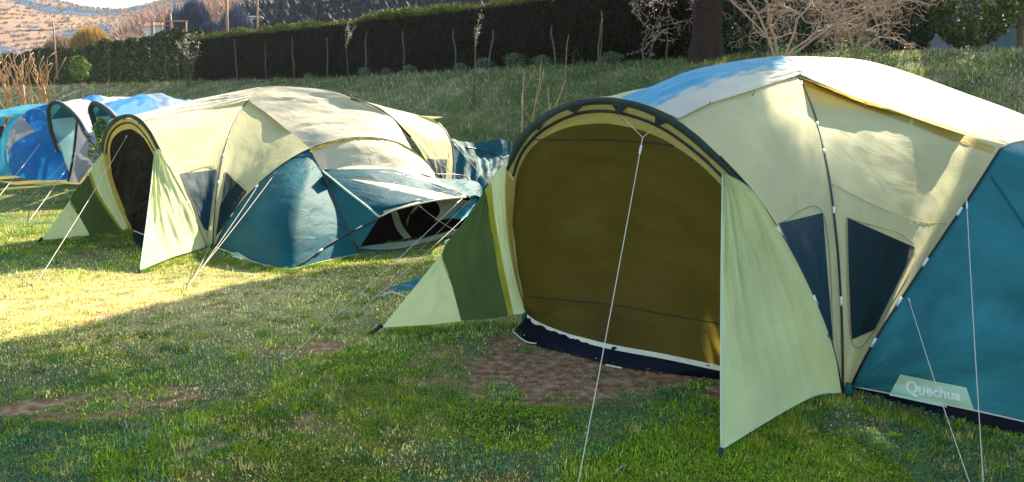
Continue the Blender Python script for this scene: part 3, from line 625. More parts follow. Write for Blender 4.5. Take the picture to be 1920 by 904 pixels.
# ---- pod of the second tent
def second_pod(S):
    root, pp, A = S['root'], S['pp'], S['A']
    full = [p for p in S['podarch']]
    k = pts(C2['podarch'], pp)
    a_l = k[:7][::-1]; a_t = k[6:]
    rs = pts([(601,318,9.95),(617,352,9.6),(636,395,9.25),(655,438,9.02),(672,477,8.92)])
    hem = pts([(404,466,9.4),(430,484,9.05),(470,498,8.5),(510,505,8.15),(545,508,8.02),(600,495,8.4),(640,486,8.7),(672,477,8.92)])
    hem = [h if h.z > .015 else Vector((h.x, h.y, .02)) for h in hem]
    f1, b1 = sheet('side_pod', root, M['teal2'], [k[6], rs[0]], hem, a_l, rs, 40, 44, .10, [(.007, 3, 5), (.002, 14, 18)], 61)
    S['pod'] = b1; S['podo'] = f1
    tube('hem_piping', [p+(CO-p).normalized()*.01 for p in spline(hem, 50)], .006, M['tape'], root, 5)
    mid = pts([(601,318,9.95),(645,312,10.1),(690,310,10.3),(740,315,10.6),(780,323,10.85),(815,333,11.1)])
    sheet('pod_top', root, M['podtop'], a_t, mid, [a_t[0], mid[0]], [a_t[-1], mid[-1]], 44, 20, .02, [(.008, 5, 3), (.003, 14, 5)], 62)
    loft('arch_sleeve', root, M['ochre'], [p+(CO-p).normalized()*.025 for p in a_t], [p+(CO-p).normalized()*.03+Vector((0, 0, -.05)) for p in a_t], 60, 3, .02, 4)
    rid = pts([(601,318,9.95),(628,340,9.65),(655,362,9.45),(685,385,9.25),(711,407,9.1)])
    hm = pts([(711,407,9.1),(740,394,9.15),(785,382,9.3),(830,374,9.5),(874,370,9.65)])
    aw, ab = sheet('awning', root, M['podtop'], mid+pts([(874,366,10.0)]), hm, rid, [P(874,366,10.0), hm[-1]], 50, 34, -.03, [(.016, 3, 7), (.006, 8, 18)], 63)
    decal('awning_shade_band', aw, M['awnshade'], [(604,318),(735,316),(745,345),(625,330)], [ab], .012, 16); decal('awning_shade_band', aw, M['awnshade'], [(735,316),(868,364),(862,368),(745,345)], [ab], .012, 16)  # bands of blue shade painted onto the awning
    decal('awning_shade_band', aw, M['awnshade'], [(606,323),(665,338),(815,374),(712,404)], [ab], .012, 16)
    f2, b2 = sheet('awning_side', root, M['tealdark'], [rs[0]], [rs[4]+Vector((0, 0, .05)), rid[-1]], [rs[0]]+rs[1:4]+[rs[4]+Vector((0, 0, .05))], rid, 24, 24, 0, [(.008, 4, 5)], 64)
    tube('ridge_piping', [p+(CO-p).normalized()*.012 for p in spline(rid, 30)], .014, M['label'], root, 6)
    seam('seam', f1, M['pole'], [(606,326),(625,368),(648,420),(671,466)], [b1], .007)
    s2 = seam('lower_pole', f1, M['pole'], [(550,504),(580,484),(610,462),(655,437),(705,413)], [b1, b2], .008, .02)
    ferrules([oncloth(x, y, [b1, b2], .024, 9) for x, y in [(590,477),(600,470),(612,462)]], (.5,), s2, .011, .09)
    ferrules([oncloth(x, y, [b1, b2], .024, 9) for x, y in [(662,432),(673,427),(684,421)]], (.5,), s2, .011, .09)
    tube('hem_piping', [p+(CO-p).normalized()*.006 for p in spline(hm, 30)], .009, M['tape'], root, 5)
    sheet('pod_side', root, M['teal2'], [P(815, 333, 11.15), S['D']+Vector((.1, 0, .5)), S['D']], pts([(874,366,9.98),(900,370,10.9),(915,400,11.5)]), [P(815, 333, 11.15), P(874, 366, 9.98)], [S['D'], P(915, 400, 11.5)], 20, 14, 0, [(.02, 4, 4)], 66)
    # the open mouth and the inner tent
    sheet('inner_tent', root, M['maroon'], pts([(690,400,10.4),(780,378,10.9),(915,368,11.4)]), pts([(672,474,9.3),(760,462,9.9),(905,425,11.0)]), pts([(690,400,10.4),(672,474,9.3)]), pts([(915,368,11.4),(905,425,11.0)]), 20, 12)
    sheet('inner_net', root, M['greystrip'], pts([(733,398,10.0),(745,396,10.05)]), pts([(758,448,9.9),(772,446,9.95)]), pts([(733,398,10.0),(743,428,9.95),(758,448,9.9)]), pts([(745,396,10.05),(756,426,9.97),(772,446,9.95)]), 6, 12)
    sheet('inner_net', root, M['greystrip'], pts([(818,377,10.3),(850,372,10.5),(885,378,10.7)]), pts([(815,414,10.2),(850,408,10.4),(880,398,10.6)]), pts([(818,377,10.3),(825,395,10.3),(815,414,10.2)]), pts([(885,378,10.7),(880,398,10.6)]), 14, 12, 0, [(.02,4,4)], 5)
    sheet('door_sill', root, M['greystrip'], pts([(680,462,9.05),(730,456,9.3),(790,448,9.7),(860,428,10.4)]), pts([(672,466,8.95),(730,468,9.2),(790,457,9.6),(870,434,10.3)]), pts([(680,462,9.05),(672,466,8.95)]), pts([(860,428,10.4),(870,434,10.3)]), 30, 5, 0, [(.01,8,2)], 6)
    sheet('groundsheet', root, M['tealdark'], pts([(674,470,8.98),(740,470,9.2),(800,460,9.5),(880,436,10.2)]), pts([(670,479,8.9),(720,474,9.1),(800,462,9.45),(885,440,10.2)]), pts([(674,470,8.98),(670,479,8.9)]), pts([(880,436,10.2),(885,440,10.2)]), 30, 5)
    sheet('groundsheet_corner', root, M['cyan'], pts([(868,382,10.6),(895,370,10.9)]), pts([(842,408,10.2),(866,410,10.2),(890,400,10.5)]), pts([(868,382,10.6),(855,396,10.4),(842,408,10.2)]), pts([(895,370,10.9),(890,400,10.5)]), 14, 12, 0, [(.03,4,4)], 8)
    # name patch
    logo(S, [(430,474),(446,473),(467,486),(466,494)], [(432,476.5),(456,483),(457,488),(436,482)], .014)
second_pod(T2)
def far_side(S):
    root = S['root']
    fa = pts([(815,224,14.0),(831,240,13.9),(843,260,13.75),(849,282,13.6),(850,318,13.3),(845,350,13.0),(840,380,12.85)])
    lf = pts([(658,184,12.2),(720,209,12.3),(770,257,12.45),(800,303,12.5),(822,350,12.55)])
    w3, b3 = sheet('end_wall', root, M['cream'], pts([(658,184,12.2),(740,205,13.2),(815,224,14.0)]), [lf[-1], fa[-1]], lf, fa, 34, 34, .06, [(.012, 6, 6), (.004, 20, 12)], 71)
    decal('net_window', w3, M['win'], [(797,298),(839,299),(834,350),(826,344)], [b3])
    pole(root, lf[:3], .02); pole(root, fa, .012, n=40)
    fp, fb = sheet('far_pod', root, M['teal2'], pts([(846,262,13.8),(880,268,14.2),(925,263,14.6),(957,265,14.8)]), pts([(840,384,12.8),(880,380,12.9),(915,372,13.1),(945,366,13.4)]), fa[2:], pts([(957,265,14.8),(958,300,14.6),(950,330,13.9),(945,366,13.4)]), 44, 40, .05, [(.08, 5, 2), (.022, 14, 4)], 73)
    seam('seam', fp, M['pole'], [(872,276),(900,281),(936,292)], [fb], .012); seam('seam', fp, M['tape'], [(936,292),(942,296),(954,292)], [fb], .008)
    # roof beyond the second pole down to the far corner
    C_, D_ = S['C'], S['D']; c = S['c']
    sheet('roof_cover', root, M['roof'], pts([(487,163,12.0),(560,164,12.3),(658,184,12.2)]), [C_+Vector((0, .2, 1.3)), (C_+D_)/2+NF*.2+Vector((-.25, 0, 1.25)), P(815,224,14.0)], [P(487,163,12.0), C_+Vector((0, .2, 1.3))], pts([(658,184,12.2),(740,205,13.2),(815,224,14.0)]), 24, 14, -.02)
far_side(T2)
T2r = T2['root']
a = PL(523, 316, T2['pp']); guy(T2r, a, G(341, 549), .0042); guy(T2r, PL(487, 343, T2['pp']), G(346, 546), .0035)
yy = P(244, 245, 10.35); guy(T2r, yy, G(62, 541), .0045, y=[PL(234, 219, T2['dp']), PL(262, 226, T2['dp'])])
guy(T2r, P(867, 372, 9.6), G(525, 685), .0035); guy(T2r, P(871, 408, 10.1), G(680, 577), .0035); guy(T2r, P(786, 386, 9.3), P(853, 432, 9.9), .004, peg=False)
guy(T2r, P(850, 268, 13.6), P(945, 372, 12.4), .005, peg=False); guy(T2r, P(812, 298, 12.6), P(905, 358, 12.0), .005, peg=False)
guy(T2r, PL(398, 452, T2['dp']), G(351, 541), .0035)
# ================================================================ the blue tents beyond
GRP = 'blue tents at the left'
def bt(label, loc): return thing('tunnel_tent', label, 'tent', loc, GRP)
# A: bright blue dome at the left edge
rA = bt('bright blue dome tent with cyan trim, cut by the left edge of the photo', G(60, 338)); dA = 19.3
sheet('pod', rA, M['blue'], pts([(17,283,19.4),(32,265,19.5),(50,253,19.6),(66,246,19.7),(92,243,19.5)]), pts([(22,328,18.8),(58,337,18.5),(95,338,18.4),(130,337,18.4)]), pts([(17,283,19.4),(16,305,19.1),(22,328,18.8)]), pts([(92,243,19.5),(112,272,19.0),(130,337,18.4)]), 26, 26, .25, [(.03,4,4),(.01,12,12)], 5)
sheet('side_panel', rA, M['grey'], pts([(39,217,19.9),(66,246,19.7)]), pts([(14,300,19.3),(17,283,19.4)]), pts([(39,217,19.9),(18,250,19.6),(14,300,19.3)]), pts([(66,246,19.7),(42,257,19.6),(17,283,19.4)]), 12, 18, .02, [(.02,4,4)], 6)
sheet('roof', rA, M['blue'], pts([(39,215,20.0),(62,203,20.3),(91,195,20.4)]), pts([(66,246,19.7),(92,244,19.5)]), pts([(39,215,20.0),(52,230,19.9),(66,246,19.7)]), pts([(91,195,20.4),(95,220,19.9),(94,244,19.5)]), 16, 16, .05, [(.03,4,4)], 7)
sheet('trim', rA, M['cyan'], pts([(24,214,20.2),(40,214,20.1)]), pts([(10,326,18.9),(22,329,18.8)]), pts([(24,214,20.2),(6,250,19.9),(2,290,19.4),(10,326,18.9)]), pts([(40,214,20.1),(18,250,19.7),(13,290,19.3),(22,329,18.8)]), 8, 22, .03, [(.02,3,6)], 8)
sheet('side_wall', rA, M['cyan'], pts([(-60,225,20.8),(-20,218,20.6),(10,222,20.2)]), pts([(-60,335,19.2),(-20,335,19.0),(12,328,18.9)]), pts([(-60,225,20.8),(-75,280,20.2),(-60,335,19.2)]), pts([(10,222,20.2),(4,270,19.7),(12,328,18.9)]), 16, 18, .1, [(.03,4,4)], 9)
sheet('roof', rA, M['cyan'], pts([(-60,205,22.5),(0,206,22.5),(40,198,22.5),(91,194,22.0)]), pts([(-60,226,20.7),(-20,219,20.5),(10,219,20.3),(40,215,20.1)]), pts([(-60,205,22.5),(-60,226,20.7)]), pts([(91,194,22.0),(62,203,20.8),(40,215,20.1)]), 24, 10, .03, [(.02,5,3)], 10)
sheet('door', rA, M['navy'], pts([(-30,240,20.1),(8,236,19.9)]), pts([(-30,262,19.9),(2,258,19.7)]), pts([(-30,240,20.1),(-30,262,19.9)]), pts([(8,236,19.9),(2,258,19.7)]), 8, 8)
tube('trim_piping', pts([(17,284,19.3),(32,266,19.4),(50,254,19.5),(66,247,19.6)]), .03, M['white'], rA, 6, n=20)
guy(rA, P(82, 260, 19.3), G(-5, 372), .008); guy(rA, P(104, 282, 18.8), G(112, 338), .007)
# B: tunnel tent with an open porch
def porch(rt, legL, archp, d0, inner_up, inner_low, thick=.05):
    tube('porch_arch', pts(archp), thick, M['sleeve'], rt, 6, n=50)
    tube('arch_piping', [p+(CO-p).normalized()*.04+Vector((.03, 0, .03)) for p in pts(archp[len(legL)-1:])], .02, M['white'], rt, 5, n=40)
rB = bt('grey and pale blue tunnel tent with a wide open porch', G(140, 342))
archB = [(131,334,18.9),(117,300,18.9),(101,262,18.8),(94,236,18.7),(91,210,18.6),(95,196,18.5),(103,192,18.4),(113,194,18.3),(132,208,18.0),(148,226,17.8),(160,247,17.7),(174,266,17.6),(190,290,17.5)]
porch(rB, archB[:6], archB, 18, None, None)
sheet('porch_lining', rB, M['tealdark'], pts([(95,198,19.2),(103,194,19.2),(113,196,19.1),(128,206,19.0)]), pts([(94,224,19.6),(146,219,19.6)]), pts([(95,198,19.2),(92,210,19.3),(94,224,19.6)]), pts([(128,206,19.0),(138,212,19.3),(146,219,19.6)]), 14, 10)
sheet('inner_wall', rB, M['sky'], pts([(92,223,19.6),(146,218,19.6)]), pts([(120,305,19.3),(133,325,19.2)]), pts([(92,223,19.6),(101,262,19.4),(120,305,19.3)]), pts([(146,218,19.6),(143,270,19.4),(133,325,19.2)]), 14, 16, -.02, [(.02,3,4)], 3)
fl, fb = sheet('door_flap', rB, M['grey'], pts([(143,228,18.6),(150,232,18.4)]), pts([(127,342,18.7),(148,343,18.5)]), pts([(143,228,18.6),(137,290,18.6),(127,342,18.7)]), pts([(150,232,18.4),(172,265,17.8),(188,288,17.4),(165,320,17.9),(148,343,18.5)]), 18, 24, 0, [(.03,9,2)], 12)
tube('pole', pts([(144,228,18.5),(138,290,18.5),(128,340,18.6)]), .03, M['pole'], rB, 5, n=12)
sheet('side_wall', rB, M['white'], pts([(133,209,18.0),(150,214,18.4),(172,214,18.8)]), pts([(186,286,17.3),(200,280,17.6)]), pts([(133,209,18.0),(160,247,17.6),(186,286,17.3)]), pts([(172,214,18.8),(185,245,18.2),(200,280,17.6)]), 14, 18, 0, [(.03,4,4)], 13)
sheet('roof', rB, M['grey'], pts([(113,193,18.4),(138,187,20),(160,184,21.0),(185,181,22)]), pts([(133,208,18.1),(152,216,18.6),(170,210,19.2),(186,204,20)]), pts([(113,193,18.4),(122,199,18.3),(133,208,18.1)]), pts([(185,181,22),(198,192,21),(186,204,20)]), 20, 12, .02, [(.02,5,3)], 14)
sheet('roof_panel', rB, M['blue'], pts([(140,188,20.4),(166,181,21.2),(184,178,22)]), pts([(162,198,20.2),(180,196,20.6),(199,194,21.2)]), pts([(140,188,20.4),(162,198,20.2)]), pts([(184,178,22),(193,184,21.6),(199,194,21.2)]), 14, 8, .1, [(.02,4,3)], 15)
sheet('roof_panel', rB, M['grey'], pts([(184,178,22.5),(205,182,23),(225,181,23.5),(250,182,24)]), pts([(199,195,21.6),(225,195,22),(255,196,22.5)]), pts([(184,178,22.5),(193,184,22),(199,195,21.6)]), pts([(250,182,24),(255,196,22.5)]), 16, 8, .02, [(.03,5,3)], 16)
guy(rB, P(159, 267, 17.6), G(52, 418), .006); guy(rB, P(154, 271, 17.7), G(48, 377), .005); guy(rB, P(174, 250, 17.6), G(160, 285+60), .004, peg=False)
# C: blue roofed tunnel tent, its porch arch just above the cream tent
rC = bt('blue roofed tunnel tent with a narrow porch arch, just left of the middle cream tent', G(200, 372))
archC = [(194,300,16.0),(188,268,16.0),(180,240,16.0),(173,218,15.9),(170,205,15.8),(173,197,15.7),(178,194,15.6),(190,199,15.4),(203,208,15.2),(215,221,15.0)]
porch(rC, archC[:6], archC, 16, None, None, .055)
sheet('porch_lining', rC, M['tealdark'], pts([(173,199,16.3),(178,196,16.3),(195,204,16.2)]), pts([(178,221,16.6),(208,217,16.6)]), pts([(173,199,16.3),(178,221,16.6)]), pts([(195,204,16.2),(208,217,16.6)]), 10, 8)
sheet('inner_wall', rC, M['sky'], pts([(177,220,16.5),(212,216,16.5)]), pts([(190,262,16.3),(200,262,16.3)]), pts([(177,220,16.5),(184,242,16.4),(190,262,16.3)]), pts([(212,216,16.5),(200,262,16.3)]), 10, 12)
sheet('roof', rC, M['blue'], pts([(186,197,16.0),(210,190,17.0),(240,184,18.5),(262,177,19.5),(272,177,20)]), pts([(215,221,15.0),(245,218,16.5),(275,210,18),(298,204,19)]), pts([(186,197,16.0),(203,208,15.3),(215,221,15.0)]), pts([(272,177,20),(288,187,19.6),(298,204,19)]), 28, 14, .05, [(.03,6,4)], 17)
sheet('roof_panel', rC, M['greyblue'], pts([(272,177,20.2),(290,175,20.6),(305,175,20.8),(322,184,21),(345,187,21.5),(382,189,22)]), pts([(298,204,19.2),(320,202,19.6),(350,198,20.4),(385,194,21)]), pts([(272,177,20.2),(288,187,19.8),(298,204,19.2)]), pts([(382,189,22),(385,194,21)]), 28, 12, .02, [(.04,7,4)], 18)
sheet('side_wall', rC, M['blue'], pts([(215,222,15.0),(260,216,16.8),(300,205,19)]), pts([(225,380,14.0),(300,360,17),(360,345,20)]), pts([(215,222,15.0),(222,300,14.4),(225,380,14.0)]), pts([(300,205,19),(360,345,20)]), 14, 12)
# ================================================================ vegetation
M['leaf'] = tinted('leaf', .35); M['blade'] = tinted('grass_blade', .35, .55, .3); M['needle'] = tinted('needle_foliage', .15, .7, .15)
M['bark'] = plain('bark', (.10, .075, .055), .9, .4, 6, .6); M['pinebark'] = plain('pine_bark', (.026, .011, .009), .95, .7, 9, 1.0)
M['twig'] = plain('pale_twig', (.34, .24, .19), .8, .25, 8); M['twigor'] = plain('orange_twig', (.42, .24, .12), .8, .25, 8); M['twigdark'] = plain('dark_twig', (.05, .04, .045), .8, .25, 8)
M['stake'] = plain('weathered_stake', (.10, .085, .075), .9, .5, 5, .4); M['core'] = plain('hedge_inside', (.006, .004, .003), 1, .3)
def cards(P0, size, col, jit=.25, n3=None, asp=.6, flat=0.):
    """leaf-sized quads at P0 with random orientation"""
    n = len(P0); size = np.broadcast_to(size, (n,))
    a = rng.normal(size=(n, 3)); a[:, 2] *= (1-flat); a /= np.linalg.norm(a, axis=1)[:, None]
    b = np.cross(a, rng.normal(size=(n, 3))); b /= np.linalg.norm(b, axis=1)[:, None]
    a = a*size[:, None]; b = b*(size*asp)[:, None]
    V = np.stack([P0-a*.5, P0+b*.5, P0+a*.5, P0-b*.5], 1).reshape(-1, 3)
    c = np.ones((n, 4)); c[:, :3] = np.array(col)*(1+jit*rng.normal(size=(n, 1))).clip(.3, 2) if np.ndim(col) == 1 else col
    return V, np.repeat(c, 4, 0)
def blades(p, h, wd, tilt, col):
    n = len(p); th = rng.random(n)*2*np.pi; tl = tilt*np.abs(rng.normal(size=n)).clip(0, 2.2); d = np.stack([np.cos(th)*np.sin(tl), np.sin(th)*np.sin(tl), np.cos(tl)], 1)*np.asarray(h)[:, None]
    ph = rng.random(n)*2*np.pi; s = np.stack([np.cos(ph), np.sin(ph), rng.normal(size=n)*.25], 1)*(np.asarray(wd)*.5)[:, None]
    V = np.stack([p-s, p+s, p+d], 1).reshape(-1, 3); c = np.ones((n, 4)); c[:, :3] = col; return V, np.repeat(c, 3, 0)
def pal(cols, w_):
    """blend palette colours by weight arrays"""
    w_ = np.stack(w_, 1); w_ = w_/w_.sum(1)[:, None]; idx = (rng.random(len(w_))[:, None] > np.cumsum(w_, 1)).sum(1).clip(0, len(cols)-1)
    return np.array(cols)[idx]
# ---- lawn
n = 420000
yy = 2.3*(1-rng.random(n)*(1-(2.3/17)**.6))**(-1/.6); xx = (rng.random(n)*2-1)*(yy*.74+.4)
u = fbm(xx*1.1, yy*1.1, 5); v = fbm(xx*2.3+40, yy*2.3+9, 5); w2 = fbm(xx*.6+80, yy*.6, 4); q = fbm(xx*6+3, yy*6+20, 3)
dm = dirt(xx, yy); keep = rng.random(n) > dm*1.05; keep &= rng.random(n) < (.35+1.6*np.clip(v*.6+q*.6-.25, 0, 1))
xx, yy, u, v, w2, q, dm = [k[keep] for k in (xx, yy, u, v, w2, q, dm)]
zz = terrain(xx, yy); s = lambda a, b, k: np.clip((a-b)*k, .001, 1)
sunlit_dry = np.exp(-(((xx+3.4)/2.8)**2+((yy-6.6)/1.5)**2))  # sunlit band put into the blade colours, partly drier grass
W = [s(u, .48, 12)*.9+.08, s(v, .5, 14)*(1.1-.4*sunlit_dry), s(w2, .5, 14)*1.2, s(q, .52, 8)*.22+s(1-u, .56, 10)*.35+sunlit_dry*2.6, s(1-v, .6, 12)*.4+.02, .10+s(1-w2, .5, 4)*.4]
colr = pal([(.10, .25, .016), (.27, .36, .016), (.15, .29, .18), (.70, .56, .20), (.22, .07, .03), (.03, .07, .012)], W)*(1.6+.75*rng.normal(size=(len(xx), 1))).clip(.25, 3.8)
sc_ = .75+.05*yy; hgt = (.009+.020*rng.random(len(xx))**1.6+.018*s(v, .54, 8))*sc_; wd = (.0040+.0050*rng.random(len(xx))**1.5)*sc_
V, c = blades(np.stack([xx, yy, zz], 1), hgt, wd, .85, colr)
o = bigmesh('grass', V, 3, M['blade'], col=c); setp(o, 'short patchy lawn grass around the tents', 'grass', kind='stuff')
# broad little leaves (clover, daisies' rosettes)
n = 260000; yy = 2.4*(1-rng.random(n)*(1-(2.4/12)**.6))**(-1/.6); xx = (rng.random(n)*2-1)*(yy*.74+.3); dm = dirt(xx, yy)
k = (fbm(xx*1.7+7, yy*1.7+3, 4) > .44) & (rng.random(n) > dm*1.1) & (rng.random(n) > 1.1*np.exp(-(((xx+3.6)/2.6)**2+((yy-6.7)/1.3)**2))); xx, yy = xx[k], yy[k]; zz = terrain(xx, yy)+.008+.014*rng.random(len(xx))
bl = fbm(xx*.9+12, yy*.9+60, 3); cc = np.where((bl > .5)[:, None], np.array([[.11, .23, .12]]), np.array([[.25, .33, .02]]))*(1+.25*rng.normal(size=(len(xx), 1))).clip(.4, 1.8)
V, c = cards(np.stack([xx, yy, zz], 1), (.007+.008*rng.random(len(xx)))*(.75+.06*yy), cc, asp=.75)
o = bigmesh('clover', V, 4, M['blade'], col=c); setp(o, 'clover and small leafy weeds in the lawn', 'ground cover', kind='stuff')
n = 1500; yy = 2.6+7*rng.random(n)**1.2; xx = (rng.random(n)*2-1)*(yy*.72); k = fbm(xx*1.2+70, yy*1.2+5, 3) > .52; k |= (np.hypot(xx+.3, (yy-5.6)) < .5); xx, yy = xx[k], yy[k]
V, c = cards(np.stack([xx, yy, terrain(xx, yy)+.02], 1), .008+.006*rng.random(len(xx)), np.tile([[.62, .64, .60]], (len(xx), 1)), asp=.9)
o = bigmesh('daisies', V, 4, M['blade'], col=c); setp(o, 'tiny white daisies scattered in the lawn', 'flowers', kind='stuff')
# tufts of longer grass, thicker along the tents' edges
tc_ = []
while len(tc_) < 1500:
    y = 2.6+9*random.random()**1.5; x = (random.random()*2-1)*(y*.72)
    if float(fbm(x*1.3+33, y*1.3+8, 3)) > .50 and float(dirt(np.array([x]), np.array([y]))[0]) < .2 and random.random() > 1.1*math.exp(-(((x+3.6)/2.6)**2+((y-6.7)/1.3)**2)): tc_.append((x, y))
for a_, b2_ in ((G(1600, 765), G(1900, 850)), (G(1365, 850), G(1570, 745)), (G(730, 625), G(960, 610)), (G(265, 512), G(385, 480)), (G(410, 490), G(545, 512)), (G(545, 512), G(690, 478)), (G(80, 455), G(240, 440))):
    for k in range(90): q_ = a_.lerp(b2_, random.random()); tc_.append((q_.x+random.gauss(0, .05), q_.y+random.gauss(0, .05)))
tc_ = np.array(tc_); nb = 44; xx = np.repeat(tc_[:, 0], nb)+rng.normal(size=len(tc_)*nb)*.028; yy = np.repeat(tc_[:, 1], nb)+rng.normal(size=len(tc_)*nb)*.028
hh = np.repeat(.022+.03*rng.random(len(tc_))**1.5, nb)*(.5+.7*rng.random(len(xx))); ct_ = np.array([(.12, .22, .015), (.30, .34, .02), (.07, .16, .04), (.55, .44, .16), (.06, .11, .015)])[rng.choice(5, len(tc_), p=[.3, .3, .18, .1, .12])]
V, c = blades(np.stack([xx, yy, terrain(xx, yy)], 1), hh, .0045+.003*rng.random(len(xx)), .6, np.repeat(ct_, nb, 0)*(1.25+.4*rng.normal(size=(len(xx), 1))).clip(.3, 2.4))
o = bigmesh('grass_tufts', V, 3, M['blade'], col=c); setp(o, 'longer grass tufts scattered on the lawn and along the tent edges', 'grass', kind='stuff')
# litter on the bare soil
n = 2600; xs = []; gl = [G(1085, 690), G(1180, 700), G(985, 735), G(1050, 660)]
for i in range(n):
    c_ = random.choice(gl); xs.append((c_.x+random.gauss(0, .35), c_.y+random.gauss(0, .28), .004))
V, c = cards(np.array(xs), .006+.020*rng.random(n)**4, np.array([[.30, .21, .16]])*(.25+1.4*rng.random((n, 1))), asp=.5, flat=.85)
o = bigmesh('litter', V, 4, M['blade'], col=c); setp(o, 'pale chips and dry leaf litter on the bare soil', 'litter', kind='stuff')
# ---- rough grass on the bank
n = 330000; yy = 12*(1-rng.random(n)*(1-(12/62)**1.))**(-1.); xx = (rng.random(n)*2-1)*(yy*.74+1); t_ = (yy < hedge_y(xx)+5); z0 = terrain(xx, yy); t_ &= z0 > .12
xx, yy, z0 = xx[t_], yy[t_], z0[t_]; u = fbm(xx*.5, yy*.5, 5); v = fbm(xx*1.1+9, yy*1.1+40, 5); w2 = fbm(xx*.25+3, yy*.25+70, 4)
W = [s(u, .44, 5)+.12, s(v, .5, 6)*.9, s(w2, .47, 6)*1.1+.25, s(1-v, .55, 6)*.5+.03, .5*s(1-u, .5, 5)+.1]
colr = pal([(.11, .18, .035), (.26, .28, .06), (.46, .41, .27), (.22, .11, .06), (.05, .11, .05)], W)*(1+.3*rng.normal(size=(len(xx), 1))).clip(.4, 2)
tuft = s(fbm(xx*2.2, yy*2.2, 3), .46, 6)
V, c = blades(np.stack([xx, yy, z0], 1), (.03+.07*rng.random(len(xx))+.07*tuft)*(.6+.022*yy), (.009+.012*rng.random(len(xx)))*(.5+.04*yy), 1.05, colr)
o = bigmesh('rough_grass', V, 3, M['blade'], col=c); setp(o, 'rough greyish grass growing on the bank', 'grass', kind='stuff')
# ---- low leafy cover on the bank at the right and left of the near tent
n = 60000; yy = 11+9*rng.random(n); xx = yy*(.0+.75*rng.random(n)); f = fbm(xx*.8+30, yy*.8+4, 4); k = (f > .5) & (yy < hedge_y(xx)-.2); xx, yy, f = xx[k], yy[k], f[k]
zz = terrain(xx, yy)+np.clip(f-.5, 0, .3)*2.2*rng.random(len(xx))
cc = pal([(.05, .12, .05), (.09, .16, .04), (.16, .22, .16)], [np.ones(len(xx)), .8*np.ones(len(xx)), .7*s(fbm(xx, yy+50, 3), .45, 6)])*(1+.3*rng.normal(size=(len(xx), 1))).clip(.4, 2)
V, c = cards(np.stack([xx, yy, zz], 1), .03+.04*rng.random(len(xx)), cc, asp=.5)
o = bigmesh('ground_cover', V, 4, M['blade'], col=c); setp(o, 'low leafy shrubs creeping over the bank', 'ground cover', kind='stuff')
# ---- clipped hedge
def hedge_at(x): return Vector((x, float(hedge_y(x)), float(terrain(x, hedge_y(x)))))
def foliage_box(n, x0, x1, h, th, wob=.15):
    x = x0+(x1-x0)*rng.random(n); y = hedge_y(x); dx = 1; e = .5; sl_ = (hedge_y(x+e)-hedge_y(x-e))/(2*e); L_ = np.sqrt(1+sl_**2); nxn, nyn = sl_/L_, -1/L_   # outward, to the camera
    side = rng.random(n); hh = h+wob*(fbm(x*.9, x*0+4, 3)-.5)*2
    fr = side < .62; tp = (side >= .62) & (side < .92)
    d = np.where(fr, th/2, np.where(tp, (rng.random(n)-.5)*th, -th/2)); zr = np.where(tp, hh, hh*rng.random(n))
    bmp = .55*(fbm(x*1.9, zr*1.5, 4)-.5)+.06*rng.normal(size=n); d = np.where(tp, d, d+np.sign(d)*bmp); zr = np.where(tp, zr+.10*rng.normal(size=n)*.6+.30*(fbm(x*2.3, d*2, 3)-.5), zr)
    px_, py_ = x+nxn*d*-1*-1, y+nyn*d; z = terrain(x, y)+zr
    return np.stack([px_, py_, z], 1), tp, zr/h
HX0, HX1 = -13.8, 4.6
hd = thing('hedge', 'long clipped dark hedge along the top of the bank', 'hedge', hedge_at(-4))
p_, tp, zr = foliage_box(150000, HX0, HX1, 1.95, 1.0)
base_c = np.where((tp | (zr > .93))[:, None], np.array([[.085, .105, .018]]), np.where((rng.random(len(p_)) < .35)[:, None], np.array([[.018, .026, .008]]), np.array([[.024, .012, .006]])))*(1+.35*rng.normal(size=(len(p_), 1))).clip(.3, 2)  # lit top and dark front put into the leaf colours, with dead-leaf brown
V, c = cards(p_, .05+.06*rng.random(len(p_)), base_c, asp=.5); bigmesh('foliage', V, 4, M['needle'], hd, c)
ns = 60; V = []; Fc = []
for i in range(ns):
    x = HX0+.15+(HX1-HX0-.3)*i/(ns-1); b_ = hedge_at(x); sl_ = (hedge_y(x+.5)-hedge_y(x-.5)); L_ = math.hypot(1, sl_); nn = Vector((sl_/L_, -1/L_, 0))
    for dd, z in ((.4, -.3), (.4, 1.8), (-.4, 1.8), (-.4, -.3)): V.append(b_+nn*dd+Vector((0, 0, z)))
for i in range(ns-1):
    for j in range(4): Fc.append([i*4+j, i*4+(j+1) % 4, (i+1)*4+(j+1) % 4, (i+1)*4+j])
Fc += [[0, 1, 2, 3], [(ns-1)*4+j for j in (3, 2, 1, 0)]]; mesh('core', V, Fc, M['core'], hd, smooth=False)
def crown_pts(n, c, r, z0, z1, prof='cone', lump=.35, seed=0):
    t = rng.random(n)**.9; th = rng.random(n)*2*np.pi
    if prof == 'cone': rad = (1-t)**.8*.95+.08
    elif prof == 'col': rad = np.minimum(1, 1.25*(1-t)**.35)*np.minimum(1, .55+t*4)
    elif prof == 'ball': rad = np.sqrt(np.clip(1-(2*t-1)**2, 0, 1))
    else: rad = np.minimum(1, (t*5)**.7)*(1-t)**.55*1.3
    f = 1+lump*2*(fbm(th*1.6+seed*7, t*6+seed, 4)-.5); rr = r*rad*f*(1-.55*rng.random(n)**2.2)
    return np.stack([c[0]+rr*np.cos(th), c[1]+rr*np.sin(th), z0+t*(z1-z0)+.06*(z1-z0)*(fbm(th*3+seed, t*9, 2)-.5)], 1), t
